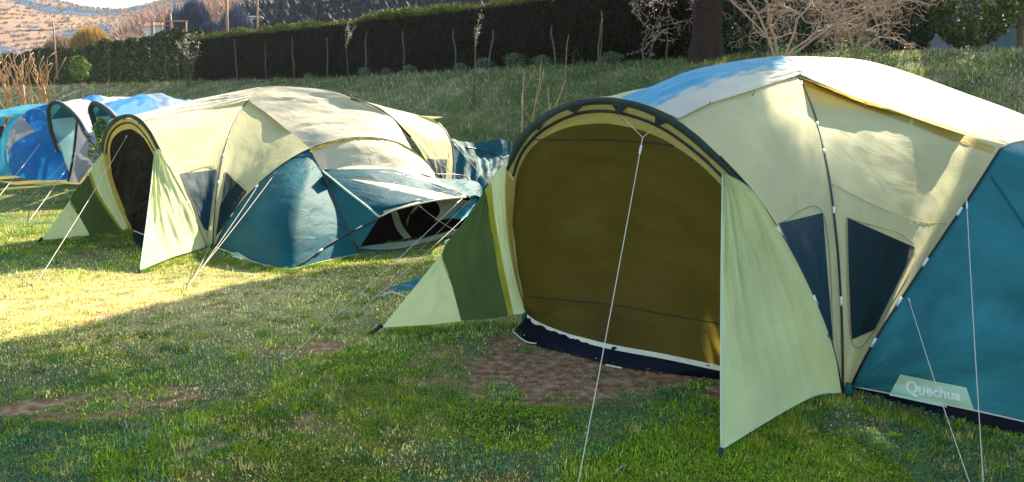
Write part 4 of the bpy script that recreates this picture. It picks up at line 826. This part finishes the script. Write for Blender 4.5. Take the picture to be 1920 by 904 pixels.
def foliage_tree(name, label, cat, c, r, h0, h1, n, col, size, prof='cone', tr=.06, group=None, mat='needle', lump=.35, seed=0, bark='bark', off=(0, 0)):
    z = float(terrain(c[0], c[1])); root = thing(name, label, cat, (c[0], c[1], z), group)
    p, t = crown_pts(n, (c[0]+off[0], c[1]+off[1]), r, z+h0, z+h1, prof, lump, seed)
    cc = np.array([col[i] for i in range(len(col))])[rng.integers(0, len(col), n)]*(1+.3*rng.normal(size=(n, 1))).clip(.35, 2)
    V, c4 = cards(p, size*(.6+.8*rng.random(n)), cc, asp=.4); bigmesh('crown', V, 4, M[mat], root, c4)
    m = 8; q = [Vector((c[0]+.04*math.sin(i*1.3+seed), c[1], z-.1+(h1*.85+.1)*i/(m-1))) for i in range(m)]
    tube('trunk', q, [tr*(1-.75*i/(m-1)) for i in range(m)], M[bark], root, 8)
    return root
DK = [(.022, .045, .014), (.035, .06, .016), (.014, .028, .012)]
ORD = ['first', 'second', 'third', 'fourth', 'fifth', 'sixth', 'seventh', 'eighth', 'ninth', 'tenth', 'eleventh', 'twelfth', 'thirteenth', 'fourteenth', 'fifteenth', 'sixteenth', 'seventeenth', 'eighteenth', 'nineteenth', 'twentieth', 'twenty-first', 'twenty-second', 'twenty-third', 'twenty-fourth']
tx = [-37.5+i*1.22 for i in range(20)]
for i, x in enumerate(tx):
    if x > HX0-.5: break
    y = float(hedge_y(x)); hh = 1.9+.35*random.random()+(.25 if i > 12 else 0)
    foliage_tree('conifer', 'clipped upright dark conifer in the row at the left, %s from the left' % ORD[i], 'tree', (x, y), .62+.12*random.random(), .0, hh, 2600, DK+[(.07, .085, .02)], .16, 'col', .05, 'row of upright conifers on the bank at the left', seed=i, lump=.25)
# stakes along the hedge
def at(px, off, fz=None):             # a spot just in front of the hedge line, off metres nearer
    r = ray(px, 140); k = r.x/r.y; y = 20.
    for _ in range(60): y = .5*y+.5*(float(hedge_y(k*y))-off)
    return Vector((k*y, y, float(terrain(k*y, y))))
def zat(p, py): return CAMZ+p.y*ray(960, py).z/ray(960, py).y
st_l = [(67,98,.0),(206,92,.0),(313,86,0),(335,100,0),(444,74,.0),(499,80,.0),(551,70,0),(615,70,0),(689,62,.03),(758,58,0),(851,56,-.05),(926,56,.12),(1032,48,-.14),(1127,34,.08),(1249,50,-.03)]
for i, (px, top, lean) in enumerate(st_l):
    b_ = at(px, .95); zt = zat(b_, top); h = zt-b_.z; nseg = 6
    q = [b_+Vector((-lean*h*(1-k/5)*1., 0, h*k/5-(.1 if k == 0 else 0)))+Vector((.02*random.uniform(-1, 1), 0, 0))*1.6 for k in range(nseg)]
    V, Fc = tube_geo(q, [.032-.010*k/5+random.uniform(-.004, .004) for k in range(nseg)], 7)
    o = mesh('stake', V, Fc, M['stake'], loc=b_)
    setp(o, 'weathered wooden stake in front of the dark hedge, %s from the left' % ORD[i], 'stake', 'stakes along the foot of the hedge')
# grey-green shrubs at the foot of the hedge
for i, (px, w_) in enumerate([(577,10),(684,20),(725,16),(767,20),(864,18),(908,28),(964,36),(1016,26),(1147,28)]):
    b_ = at(px, 1.0); r_ = w_/F*b_.y*.62; rt = thing('shrub', 'small grey-green shrub at the foot of the hedge, %s from the left' % ORD[i], 'shrub', b_, 'grey-green shrubs along the hedge foot')
    n = 700; p, t = crown_pts(n, (b_.x, b_.y), r_, b_.z-.05, b_.z+r_*1.2, 'ball', .9, i)
    V, c = cards(p, .05, np.array([[.13, .19, .12]])*(1+.3*rng.normal(size=(n, 1))).clip(.4, 1.8)); bigmesh('foliage', V, 4, M['leaf'], rt, c)
    tube('stem', [b_-Vector((0, 0, .05)), b_+Vector((0, 0, r_))], .02, M['bark'], rt, 5)
# ---- bare trees
def grow(p, d, L_, r_, lv, spec, out, tips):
    n = spec['seg']; pp_ = [p.copy()]; rr = [r_]
    for i in range(n):
        d = (d+Vector((random.gauss(0, 1), random.gauss(0, 1), random.gauss(0, 1)))*spec['wob']+Vector((0, 0, spec['up'][min(lv, len(spec['up'])-1)]))).normalized()
        p = p+d*(L_/n); pp_.append(p.copy()); rr.append(r_*(1-.55*(i+1)/n))
        if lv < spec['lv'] and i >= spec.get('from', 1)-1+(1 if lv == 0 else 0) and random.random() < spec['br']:
            for _ in range(spec.get('nb', 1)):
                ax = Vector((random.gauss(0, 1), random.gauss(0, 1), random.gauss(0, .5))); dd = (d*spec.get('fwd', .7)+ax.normalized()*spec['spr']).normalized()
                grow(p.copy(), dd, L_*spec['lr']*random.uniform(.6, 1.15), rr[-1]*.62, lv+1, spec, out, tips)
    out.append((lv, pp_, rr)); tips.append((pp_, lv))
def bare_tree(name, label, cat, loc, stems, spec, mt='twig', mb='bark', group=None, buds=None):
    root = thing(name, label, cat, loc, group); tr, cr, tips = [], [], []
    for d, L_, r_, o_ in stems:
        out = []; grow(Vector(loc)+Vector(o_), Vector(d).normalized(), L_, r_, 0, spec, out, tips)
        for lv, q, rr in out: (tr if lv == 0 else cr).append(tube_geo(q, [max(a_, spec['min']) for a_ in rr], 6 if lv == 0 else 4, False))
    V, Fc = join(tr); mesh('trunk', V, Fc, M[mb], root)
    if cr: V, Fc = join(cr); mesh('crown', V, Fc, M[mt], root)
    if buds:
        pts_ = []
        for q, lv in tips:
            if lv >= buds.get('lv', 1):
                for a_ in q[1:]:
                    for _ in range(buds['n']): pts_.append(a_+Vector((random.gauss(0, 1), random.gauss(0, 1), random.gauss(0, 1)))*buds['s'])
        if pts_:
            V, c = cards(np.array([tuple(a_) for a_ in pts_]), buds['size'], np.tile([buds['col']], (len(pts_), 1))*(1+.25*rng.normal(size=(len(pts_), 1))).clip(.4, 1.6)); bigmesh(buds['name'], V, 4, M['leaf'], root, c)
    return root
def ground_at(x, y): return Vector((x, y, float(terrain(x, y))-.05))
def at_d(px, d): r = ray(px, 140); return ground_at(r.x/r.y*d, d)
random.seed(21)
# the big contorted tree in front of the hedge end
b_ = at_d(1455, 16.9)
sp_ = dict(seg=10, wob=.27, up=[.06, .0, -.05, -.08], lv=3, br=.7, spr=1.0, fwd=.5, lr=.5, min=.004, nb=1)
bare_tree('bare_tree', 'pale bare tree with contorted drooping twigs behind the foreground tent', 'tree', b_,
 [((-.1, 0, 1), 3.6, .035, (0, 0, 0)), ((.25, .1, 1), 3.8, .03, (.15, 0, 0)), ((.95, 0, .75), 4.2, .026, (.2, 0, .2)), ((-.4, .1, .95), 3.8, .026, (0, 0, .1)), ((.55, -.2, .9), 4.0, .026, (.1, 0, .1)), ((-1.0, 0, 1.3), 4.4, .022, (-.1, 0, .5))], sp_, 'twig', 'twig')
b_ = at_d(1600, 17.3)
bare_tree('bare_tree', 'lower bare tree with tangled pale twigs to the right of the contorted tree', 'tree', b_,
 [((.1, 0, 1), 2.8, .026, (0, 0, 0)), ((.8, 0, .7), 3.2, .024, (0, 0, .1)), ((-.7, .1, .7), 3.2, .024, (0, 0, .1)), ((.4, -.1, .9), 3.0, .024, (0, 0, .1))], dict(sp_, lv=3), 'twig', 'twig')
# whips over the hedge at the left of the pine
b_ = at_d(1215, 18.6)
bare_tree('bare_tree', 'slender bare tree with pale catkins in front of the hedge, left of the thick trunk', 'tree', b_,
 [((-.1, 0, 1), 3.2, .024, (0, 0, 0)), ((.5, 0, 1), 2.6, .016, (0, 0, .8)), ((-.7, 0, .9), 2.4, .016, (0, 0, 1.2))], dict(sp_, lv=2, lr=.5), 'twig', 'bark', buds=dict(n=1, s=.03, size=.05, col=(.6, .48, .40), name='catkins', lv=2))
# saplings
def sapling(px, d, top, lab, spread=.5, mt='twig', bud=None, n=1, r_=.022, lean=0, mb='bark', lv=2, grp='young bare saplings on the bank'):
    b_ = at_d(px, d); h = zat(b_, top)-b_.z
    stems = [((lean+random.uniform(-.25, .25)*(n > 1)*2.2, random.uniform(-.1, .1), 1), h*random.uniform(.85, 1.), r_, (random.uniform(-.08, .08)*(n > 1), 0, 0)) for _ in range(n)]
    return bare_tree('sapling', lab, 'sapling', b_, stems, dict(seg=7, wob=.05, up=[.03, .06], lv=lv, br=.55, spr=spread, lr=.33, min=.005, fwd=.9, **{'from': 3}), mt, mb, grp, bud)
WB = dict(n=2, s=.03, size=.035, col=(.40, .38, .33), name='buds', lv=1)
sapling(352, 33, 80, 'bare sapling with a wide crown of white buds by the long hedge\'s left end', .9, 'twig', dict(WB, n=1, s=.05, size=.06), 3, .02)
sapling(503+150, 25.5, 60, 'slim sapling with white buds beside a stake, left of the middle of the hedge', .7, 'twig', WB, 1)
sapling(888, 20.0, 28, 'sapling with a fan of white buds, in front of the middle of the hedge', .6, 'twig', dict(WB, n=4), 1, .028)
sapling(1120, 18.2, 30, 'thin bare sapling in front of the right part of the hedge', .6, 'twig', None, 1)
random.seed(5)
sapling(962, 13.8, 122, 'bare sapling with orange stems standing between the two big tents', .75, 'twigor', None, 3, .020, 0, 'twigor', 1)
sapling(575, 24, 130, 'low bare whip in the grass below the hedge', .5, 'twigdark', None, 1)
# pollards at the far left
random.seed(9)
for i, (px, d, top) in enumerate([(38, 27, 88), (78, 28, 95), (8, 26, 92)]):
    b_ = at_d(px, d); h = zat(b_, 150)-b_.z; H2 = zat(b_, top)-b_.z-h
    rt = thing('pollard', 'bare pollard with upright orange whips behind the blue tents, %s from the left' % ['second', 'third', 'first'][i], 'tree', b_, 'pollards behind the blue tents')
    h *= .95; q = [b_+Vector((.06*math.sin(k*1.7+i), 0, h*k/5)) for k in range(6)]; tube('trunk', q, [.08, .06, .055, .05, .055, .05], M['twigor'], rt, 8)
    gs = []
    for k in range(17):
        a_ = random.uniform(-1, 1); s0 = q[random.choice([2, 3, 4, 5, 5])]; ln = (b_.z+h+H2-s0.z)*random.uniform(.7, 1.12)
        w_ = [s0+Vector((a_*ln*.55*(t/5)**.85+.02*random.gauss(0, 1), random.uniform(-.3, .3)*t/5, ln*(t/5))) for t in range(6)]
        gs.append(tube_geo(w_, [.026, .022, .018, .014, .011, .008], 4))
    V, Fc = join(gs); mesh('crown', V, Fc, M['twigor'], rt)
# green leafy young trees by the blue tents
def leafy(px, d, z0py, z1py, wpx, lab, n, col, size, nm='young_tree', lump=.6):
    b_ = at_d(px, d); za = zat(b_, z1py)-b_.z; zb = zat(b_, z0py)-b_.z
    return foliage_tree(nm, lab, 'young tree', (b_.x, b_.y), wpx/F*d/2, zb, za, n, col, size, 'ball', .025, mat='leaf', lump=lump, seed=px)
leafy(183, 15.3, 335, 228, 42, 'young tree with light green leaves between the grey flap and the cream tent', 420, [(.16, .26, .03), (.26, .30, .04), (.08, .14, .03)], .11)
leafy(150, 31, 152, 108, 34, 'yellow-green bush in front of the row of conifers', 900, [(.12, .20, .03), (.07, .13, .03)], .12)
leafy(66, 22.5, 305, 245, 62, 'small round-headed tree standing behind the bright blue tent', 260, [(.02, .05, .02)], .16)
# ---- the thick pine and evergreens behind
px_ = at_d(1322, 18.4); z = px_.z
rt = thing('pine_tree', 'thick red-brown pine trunk in front of the end of the hedge', 'tree', px_)
q = [px_+Vector((.03*math.sin(i), 0, i*1.0)) for i in range(12)]; V, Fc = [], []
k_ = 28; rows = 70
for i in range(rows):
    h_ = 14.*i/(rows-1); r_ = .345*(1-.6*h_/14)+.10*math.exp(-h_*3)
    for j in range(k_):
        a_ = 2*math.pi*j/k_; rr = r_*(1+.34*abs(noise.noise(Vector((j*.8, h_*2.2, 3))))-.08); V.append((px_.x+rr*math.cos(a_), px_.y+rr*math.sin(a_), z+h_-.1))
Fc = [[i*k_+j, i*k_+(j+1) % k_, (i+1)*k_+(j+1) % k_, (i+1)*k_+j] for i in range(rows-1) for j in range(k_)]
mesh('trunk', V, Fc, M['pinebark'], rt)
PINE_OFF = (.90, -.46)
p, t = crown_pts(60000, (px_.x+PINE_OFF[0], px_.y+PINE_OFF[1]), 2.3, z+5.8, z+12.5, 'col', .08, 4)
V, c = cards(p, .26, np.array([[.03, .055, .018]])*(1+.3*rng.normal(size=(60000, 1))).clip(.4, 2), asp=.35); bigmesh('crown', V, 4, M['needle'], rt, c)
gs = []
for i in range(16):
    h_ = 6.3+i*.35; a_ = i*2.4; s0 = px_+Vector((0, 0, h_)); e_ = s0+Vector((PINE_OFF[0]*.7+1.5*math.cos(a_), PINE_OFF[1]*.7+1.5*math.sin(a_), .5)); gs.append(tube_geo([s0, s0.lerp(e_, .5)+Vector((0, 0, .1)), e_], [.06, .045, .02], 5))
V, Fc = join(gs); mesh('limbs', V, Fc, M['pinebark'], rt)
YG = [(.05, .075, .016), (.10, .11, .02), (.03, .05, .016)]
ev = [(1812, 19.5, 1.15, .25, 3.6, 'dark bushy evergreen standing on the lit grass at the upper right', [(.05, .085, .02), (.08, .11, .02), (.03, .05, .02)], 6500, 'ball'),
      (1700, 21.5, .8, .2, 2.4, 'smaller bluish evergreen left of the bushy one at the upper right', [(.02, .045, .04), (.03, .06, .03)], 5000, 'ball'),
      (1655, 23.5, 1.3, .4, 4.6, 'yellow-green evergreen behind the tangled bare twigs', YG, 8000, 'cone'),
      (1905, 22.5, 1.0, .9, 4.6, 'tall evergreen at the right edge of the photo', YG, 6000, 'cone'),
      (1560, 24.5, 1.5, .2, 5.0, 'dark evergreen behind the bare trees, in the middle of the gap', DK, 8000, 'cone'),
      (1470, 23.5, 1.4, .2, 4.8, 'dark evergreen right of the thick trunk', DK, 8000, 'cone'),
      (1390, 22.5, 1.2, .0, 4.6, 'dark evergreen just behind the thick trunk', DK, 8000, 'cone'),
      (1330, 21.0, 1.0, .0, 4.2, 'dark evergreen filling the space behind the hedge end', DK, 6000, 'cone')]
for px, d, r_, h0, h1, lab, col, n, pf in ev:
    b_ = at_d(px, d); foliage_tree('evergreen', lab, 'tree', (b_.x, b_.y), r_, h0, h1, n, col, .15, pf, .10, 'evergreens behind the bank', seed=px)
b_ = ground_at(10.94, 15.75); z = b_.z; rt = thing('pine_tree', 'added unseen pine with a high crown, beyond the right edge', 'tree', b_)  # added out of view to shade the lawn at the lower right
tube('trunk', [b_+Vector((.05*math.sin(i), 0, i*1.2)) for i in range(15)], [.28-.014*i for i in range(15)], M['pinebark'], rt, 12)
p, t = crown_pts(50000, (b_.x-1.51, b_.y+.77), 2.3, 10.9, 20, 'col', .05, 6)
sh_ = np.array([sdir.x, sdir.y, 0])/math.hypot(sdir.x, sdir.y); dd_ = (p-np.array([b_.x-1.51, b_.y+.77, 0])) @ sh_; p = p-np.outer(dd_*.68, sh_)  # crown flattened along the sun's path so the tent roof stays lit
V, c = cards(p, .30, np.array([[.03, .055, .018]])*(1+.3*rng.normal(size=(50000, 1))).clip(.4, 2), asp=.35); bigmesh('crown', V, 4, M['needle'], rt, c)
# ================================================================ far background
def scatter_wood(name, label, verts, cond, n, hgt, col, seed, size, mt='leaf', fw=.25):
    r2 = np.random.default_rng(seed); na, nr = verts.shape[:2]; P_ = []
    i = r2.integers(0, na-1, n*3); j = r2.integers(0, nr-1, n*3); base_ = verts[i, j]+(verts[i+1, j+1]-verts[i, j])*r2.random((n*3, 1))
    px = 960+F*base_[:, 0]/base_[:, 1]; k = cond(px, i/na, j/nr, base_); base_ = base_[k][:n]; m_ = len(base_)
    h = hgt*(.6+.8*r2.random(m_)); tt = 7
    p = np.repeat(base_, tt, 0); hh = np.repeat(h, tt); a_ = r2.random(m_*tt)*2*np.pi; rr = hh*fw*r2.random(m_*tt)
    p = p+np.stack([rr*np.cos(a_), rr*np.sin(a_), hh*(.1+.3*r2.random(m_*tt))], 1); top = np.stack([rr*np.cos(a_)*.9, rr*np.sin(a_)*.9, hh*(.4+.4*r2.random(m_*tt))], 1)
    s_ = np.stack([np.cos(a_+1), np.sin(a_+1), 0*a_], 1)*(size*(.5+r2.random(m_*tt)))[:, None]
    V = np.stack([p-s_, p+s_, p+top], 1).reshape(-1, 3); ci = r2.integers(0, len(col), m_); c = np.ones((m_*tt, 4)); c[:, :3] = np.repeat(np.array(col)[ci], tt, 0)*(1+.25*r2.normal(size=(m_*tt, 1))).clip(.4, 1.8)
    o = bigmesh(name, V, 3, M[mt], col=np.repeat(c, 3, 0)); setp(o, label, 'wood', kind='stuff'); return o
scatter_wood('far_wood', 'bare woods on the sunlit far hill', vA, lambda px, i, j, b: (px > -100) & (px < 520) & (j < .85), 11000, .9, [(.33, .22, .15), (.27, .19, .15), (.23, .16, .14)], 1, .3, 'needle', .6)
scatter_wood('near_wood', 'pinkish bare woods on the nearer hillside', vB, lambda px, i, j, b: (px > 200) & (px < 700) & (j < .9), 7000, 1.6, [(.28, .13, .08), (.20, .11, .09), (.09, .07, .12), (.30, .17, .10)], 2, .12, 'leaf', .5)
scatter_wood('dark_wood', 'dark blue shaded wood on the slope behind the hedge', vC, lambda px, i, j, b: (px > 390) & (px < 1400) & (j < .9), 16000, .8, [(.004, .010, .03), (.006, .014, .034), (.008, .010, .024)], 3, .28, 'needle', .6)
# twiggy bare scrub in the valley behind the left conifers
n = 26000; y = 60+38*rng.random(n); x = y*((-330-720*rng.random(n))/F); b_ = np.stack([x, y, terrain(x, y)], 1)
hh = 1.0+1.8*rng.random(n); a_ = rng.random(n)*6.28; s_ = np.stack([np.cos(a_), np.sin(a_), 0*a_], 1)*(.03+.03*rng.random(n))[:, None]
V = np.stack([b_-s_, b_+s_, b_+np.stack([rng.normal(size=n)*.5, rng.normal(size=n)*.5, hh], 1)], 1).reshape(-1, 3); c = np.ones((n, 4)); c[:, :3] = np.array([(.27, .19, .13), (.23, .155, .12), (.18, .14, .14)])[rng.integers(0, 3, n)]*(1+.2*rng.normal(size=(n, 1))).clip(.5, 1.6)
o = bigmesh('scrub', V, 3, M['leaf'], col=np.repeat(c, 3, 0)); setp(o, 'pale leafless scrub in the valley behind the conifers', 'scrub', kind='stuff')
random.seed(31)
def far_tree(px, d, top, lab, col, n, wpx, mt='leaf', nm='tree', bot=None):
    b_ = at_d(px, d); b_.z = float(terrain(b_.x, b_.y)); h = zat(b_, top)-b_.z; r_ = wpx/F*d/2
    rt = thing(nm, lab, 'tree', b_); m_ = n; t = rng.random(m_)**.7; th = rng.random(m_)*6.28; z0 = max(.5, h*.25)
    p0 = np.stack([b_.x+0*t, b_.y+0*t, b_.z+h*.2*rng.random(m_)+h*.15], 1); rad = r_*np.sqrt(rng.random(m_)); el = np.sqrt(np.clip(1-(rad/r_)**2, 0, 1))
    tip = np.stack([b_.x+rad*np.cos(th), b_.y+rad*np.sin(th), b_.z+h*(.35+.65*el*(.75+.25*rng.random(m_)))], 1); q0 = p0+(tip-p0)*(.35+.4*rng.random((m_, 1)))
    s_ = rng.normal(size=(m_, 3))*.045; V = np.stack([q0-s_, q0+s_, tip], 1).reshape(-1, 3)
    c = np.ones((m_, 4)); c[:, :3] = np.array(col)*(1+.25*rng.normal(size=(m_, 1))).clip(.4, 1.7); bigmesh('crown', V, 3, M[mt], rt, np.repeat(c, 3, 0))
    gs = [tube_geo([b_-Vector((0, 0, .2)), b_+Vector((0, 0, h*.35))], [.18, .12], 6)]
    for k in range(9):
        a2 = k*.7; gs.append(tube_geo([b_+Vector((0, 0, h*.2)), b_+Vector((r_*.35*math.cos(a2), r_*.35*math.sin(a2), h*.5)), b_+Vector((r_*.6*math.cos(a2), r_*.6*math.sin(a2), h*.8))], [.09, .06, .03], 4))
    V, Fc = join(gs); mesh('trunk', V, Fc, M['twigdark' if mt == 'needle' else 'twigor'], rt); return rt
far_tree(178, 66, 42, 'rounded golden leafless tree above the row of conifers', (.36, .22, .05), 5000, 92)
far_tree(120, 78, 58, 'pale leafless tree left of the golden one', (.26, .19, .13), 3000, 80)
far_tree(372, 58, -14, 'tall dark bare tree in front of the pink hillside', (.03, .05, .11), 2600, 80, 'needle')
far_tree(338, 60, 2, 'dark bare tree left of the tallest one', (.05, .09, .16), 1300, 60, 'needle')
far_tree(400, 57, 34, 'dark blue bushy tree beside the utility pole', (.02, .035, .08), 4200, 70, 'needle')
far_tree(450, 62, -8, 'thin dark bare tree near the small house with a dark roof', (.05, .07, .14), 900, 70, 'needle')
far_tree(250, 62, 60, 'small reddish leafless tree beside the frame of posts', (.26, .13, .08), 1200, 34)
M['wallw'] = plain('pale_wall', (.50, .56, .66), .9, .15, 3); M['roofd'] = plain('dark_roof', (.05, .04, .05), .9, .3, 3); M['glass'] = plain('dark_glass', (.03, .05, .08), .2); M['roofr'] = plain('tile_roof', (.20, .10, .08), .9, .3, 3)
def house(lab, px0, px1, ytop, yeave, d, ybot, roof, grp=None):
    a_ = P(px0, yeave, d); b_ = P(px1, yeave, d); zt = P(0, ytop, d).z; zb = float(terrain((a_.x+b_.x)/2, d))-.5; w_ = b_.x-a_.x; dep = w_*.7
    c_ = Vector(((a_.x+b_.x)/2, d+dep/2, zb)); rt = thing('house', lab, 'house', c_)
    hw = a_.z-zb; V, Fc = box_geo(c_+Vector((0, 0, hw/2)), (w_, dep, hw)); mesh('wall', V, Fc, M['wallw'], rt, smooth=False)
    e = .25; V = [(a_.x-e, d-e, a_.z), (b_.x+e, d-e, a_.z), (b_.x+e, d+dep+e, a_.z), (a_.x-e, d+dep+e, a_.z), (a_.x-e, d+dep/2, zt), (b_.x+e, d+dep/2, zt)]
    mesh('roof', V, [[0, 1, 5, 4], [2, 3, 4, 5], [0, 4, 3], [1, 2, 5], [3, 2, 1, 0]], M[roof], rt, smooth=False)
    for k in (.22, .62):
        x = a_.x+w_*k; V, Fc = box_geo((x+w_*.07, d-.03, a_.z-hw*.16), (w_*.16, .08, hw*.12)); f_ = mesh('window', V, Fc, M['roofd'], rt, smooth=False)
        V, Fc = box_geo((x+w_*.07, d-.075, a_.z-hw*.16), (w_*.12, .03, hw*.09)); mesh('pane', V, Fc, M['glass'], f_, smooth=False)
house('pale blue-white house half hidden behind the frame of posts', 272, 326, 40, 50, 88, 70, 'roofr')
house('small pale house with a low dark roof behind the hedge', 442, 482, 28, 33, 72, 55, 'roofd')
M['post'] = plain('reddish_post', (.30, .16, .10), .8, .3, 4)
# frame of posts
g0 = at_d(286, 52); rt = thing('post_frame', 'reddish open frame of posts and rails above the conifers', 'frame', g0)
for x0, y0, x1, y1, r_ in ((286,38,286,110,.11), (319,24,326,110,.07), (303,42,304,110,.05), (349,40,349,110,.06)): tube('post', [P(x1, y1, 52), P(x0, y0, 52)], r_, M['post'], rt, 6)
tube('rail', [P(284, 40, 51.8), P(352, 40, 51.8)], .05, M['post'], rt, 6); tube('rail', [P(284, 48, 51.8), P(325, 48, 51.8)], .03, M['post'], rt, 6)
def upole(px0, px1, top, d, lab, r_=.10, bar=None):
    rt = thing('utility_pole', lab, 'pole', at_d(px1, d)); tube('pole', [P(px1, 150, d), P(px0, top, d)], [r_, r_*.8], M['post'], rt, 6)
    if bar: tube('crossbar', [P(bar[0], bar[1], d-.1), P(bar[2], bar[3], d-.1)], r_*.5, M['twigdark'], rt, 5)
    return rt
upole(424, 429, -30, 50, 'tall thin utility pole above the left end of the long hedge', .09)
upole(483, 482, -30, 54, 'pale utility pole to the right of the small house', .07)
upole(99, 108, 40, 44, 'leaning pale pole with a thin crossbar above the left conifers', .05, (38, 58, 101, 56))
upole(248, 247, 72, 60, 'short pale post left of the frame of posts', .06)
# fence panel glimpsed at the far right
M['bluef'] = plain('faded_blue_fence', (.05, .11, .17), .8, .3, 3)
a_ = at_d(1848, 26); b_ = at_d(1935, 25.4); rt = thing('fence', 'faded blue upright board fence behind the evergreens at the right edge', 'fence', a_)
n = 18
for nm, z0, z1, th in (('rail', .25, .32, .06), ('rail', 1.1, 1.17, .06)):
    V, Fc = box_geo((a_+b_)/2+Vector((0, .05, (z0+z1)/2)), ((b_-a_).length, .04, z1-z0), math.atan2(b_.y-a_.y, b_.x-a_.x)); mesh(nm, V, Fc, M['bluef'], rt, smooth=False)
gs = [box_geo(a_.lerp(b_, (i+.5)/n)+Vector((0, 0, .7)), ((b_-a_).length/n*.82, .03, 1.4+.03*math.sin(i*3)), math.atan2(b_.y-a_.y, b_.x-a_.x)) for i in range(n)]
V, Fc = join(gs); mesh('boards', V, Fc, M['bluef'], rt, smooth=False)
# ---- small things on the lawn
g0 = G(1672, 822); rt = thing('weed', 'broad-leaved bright green weed in the grass below the teal pod', 'plant', g0)
gs = []
for a_, l_, up in ((2.6, .05, .7), (1.2, .045, 1.1), (.3, .06, .5), (1.9, .05, 1.3), (-.2, .03, .3)):
    d = Vector((math.cos(a_), -.3*math.sin(a_), up)).normalized(); s_ = d.cross(Vector((0, 1, .2))).normalized()*.011; V = [g0+d*l_*t+s_*w_ for t in (0, .35, .7, 1) for w_ in ((-1, 1) if t not in (0, 1) else (0,))]
    gs.append((V, [[0, 1, 2], [1, 3, 4, 2], [3, 5, 4]]))
V, Fc = join(gs); mesh('leaves', V, Fc, plain('weed_leaf', (.28, .38, .04), .5, .15), rt); tube('stem', [g0-Vector((0, 0, .01)), g0+Vector((0, 0, .015))], .002, M['peg'], rt, 5)
for i, (px, py, l_, a_, lab) in enumerate([(272,778,.12,1.9,'short bent dry twig lying in the grass at the lower left'), (1152,898,.09,.7,'pale stubby piece of stick by the bottom edge, right of the rope'), (240,812,.10,2.2,'thin dry straw stalk left of the bent twig'), (365,705,.12,.9,'pale dry stalk poking out of the lawn')]):
    g0 = G(px, py); q = [g0+Vector((math.cos(a_)*l_*t, math.sin(a_)*l_*t, .02+.02*math.sin(t*3)+.012*t)) for t in (0, .25, .5, .75, 1)]
    V, Fc = tube_geo(q, [.0035, .004, .0035, .003, .002], 5); o = mesh('twig', V, Fc, M['twig'], loc=g0); setp(o, lab, 'twig')
# ---------------------------------------------------------------- air between here and the far hills
V, Fc = box_geo((0, 225, 45), (1400, 560, 98)); zlo = -4
V = [Vector((p.x, p.y, zlo if p.z < 45 else 150)) for p in V]
hm = bpy.data.materials.new('thin_haze'); hm.use_nodes = True; t = hm.node_tree
for n_ in list(t.nodes): t.nodes.remove(n_)
out = t.nodes.new('ShaderNodeOutputMaterial'); pv = t.nodes.new('ShaderNodeVolumePrincipled'); pv.inputs['Color'].default_value = (.70, .82, 1, 1); pv.inputs['Density'].default_value = .00032; pv.inputs['Anisotropy'].default_value = .2
t.links.new(pv.outputs[0], out.inputs['Volume']); o = mesh('haze', V, Fc, hm, smooth=False); o['kind'] = 'stuff'; o['label'] = 'thin pale haze in the air over the valley'; o['category'] = 'haze'
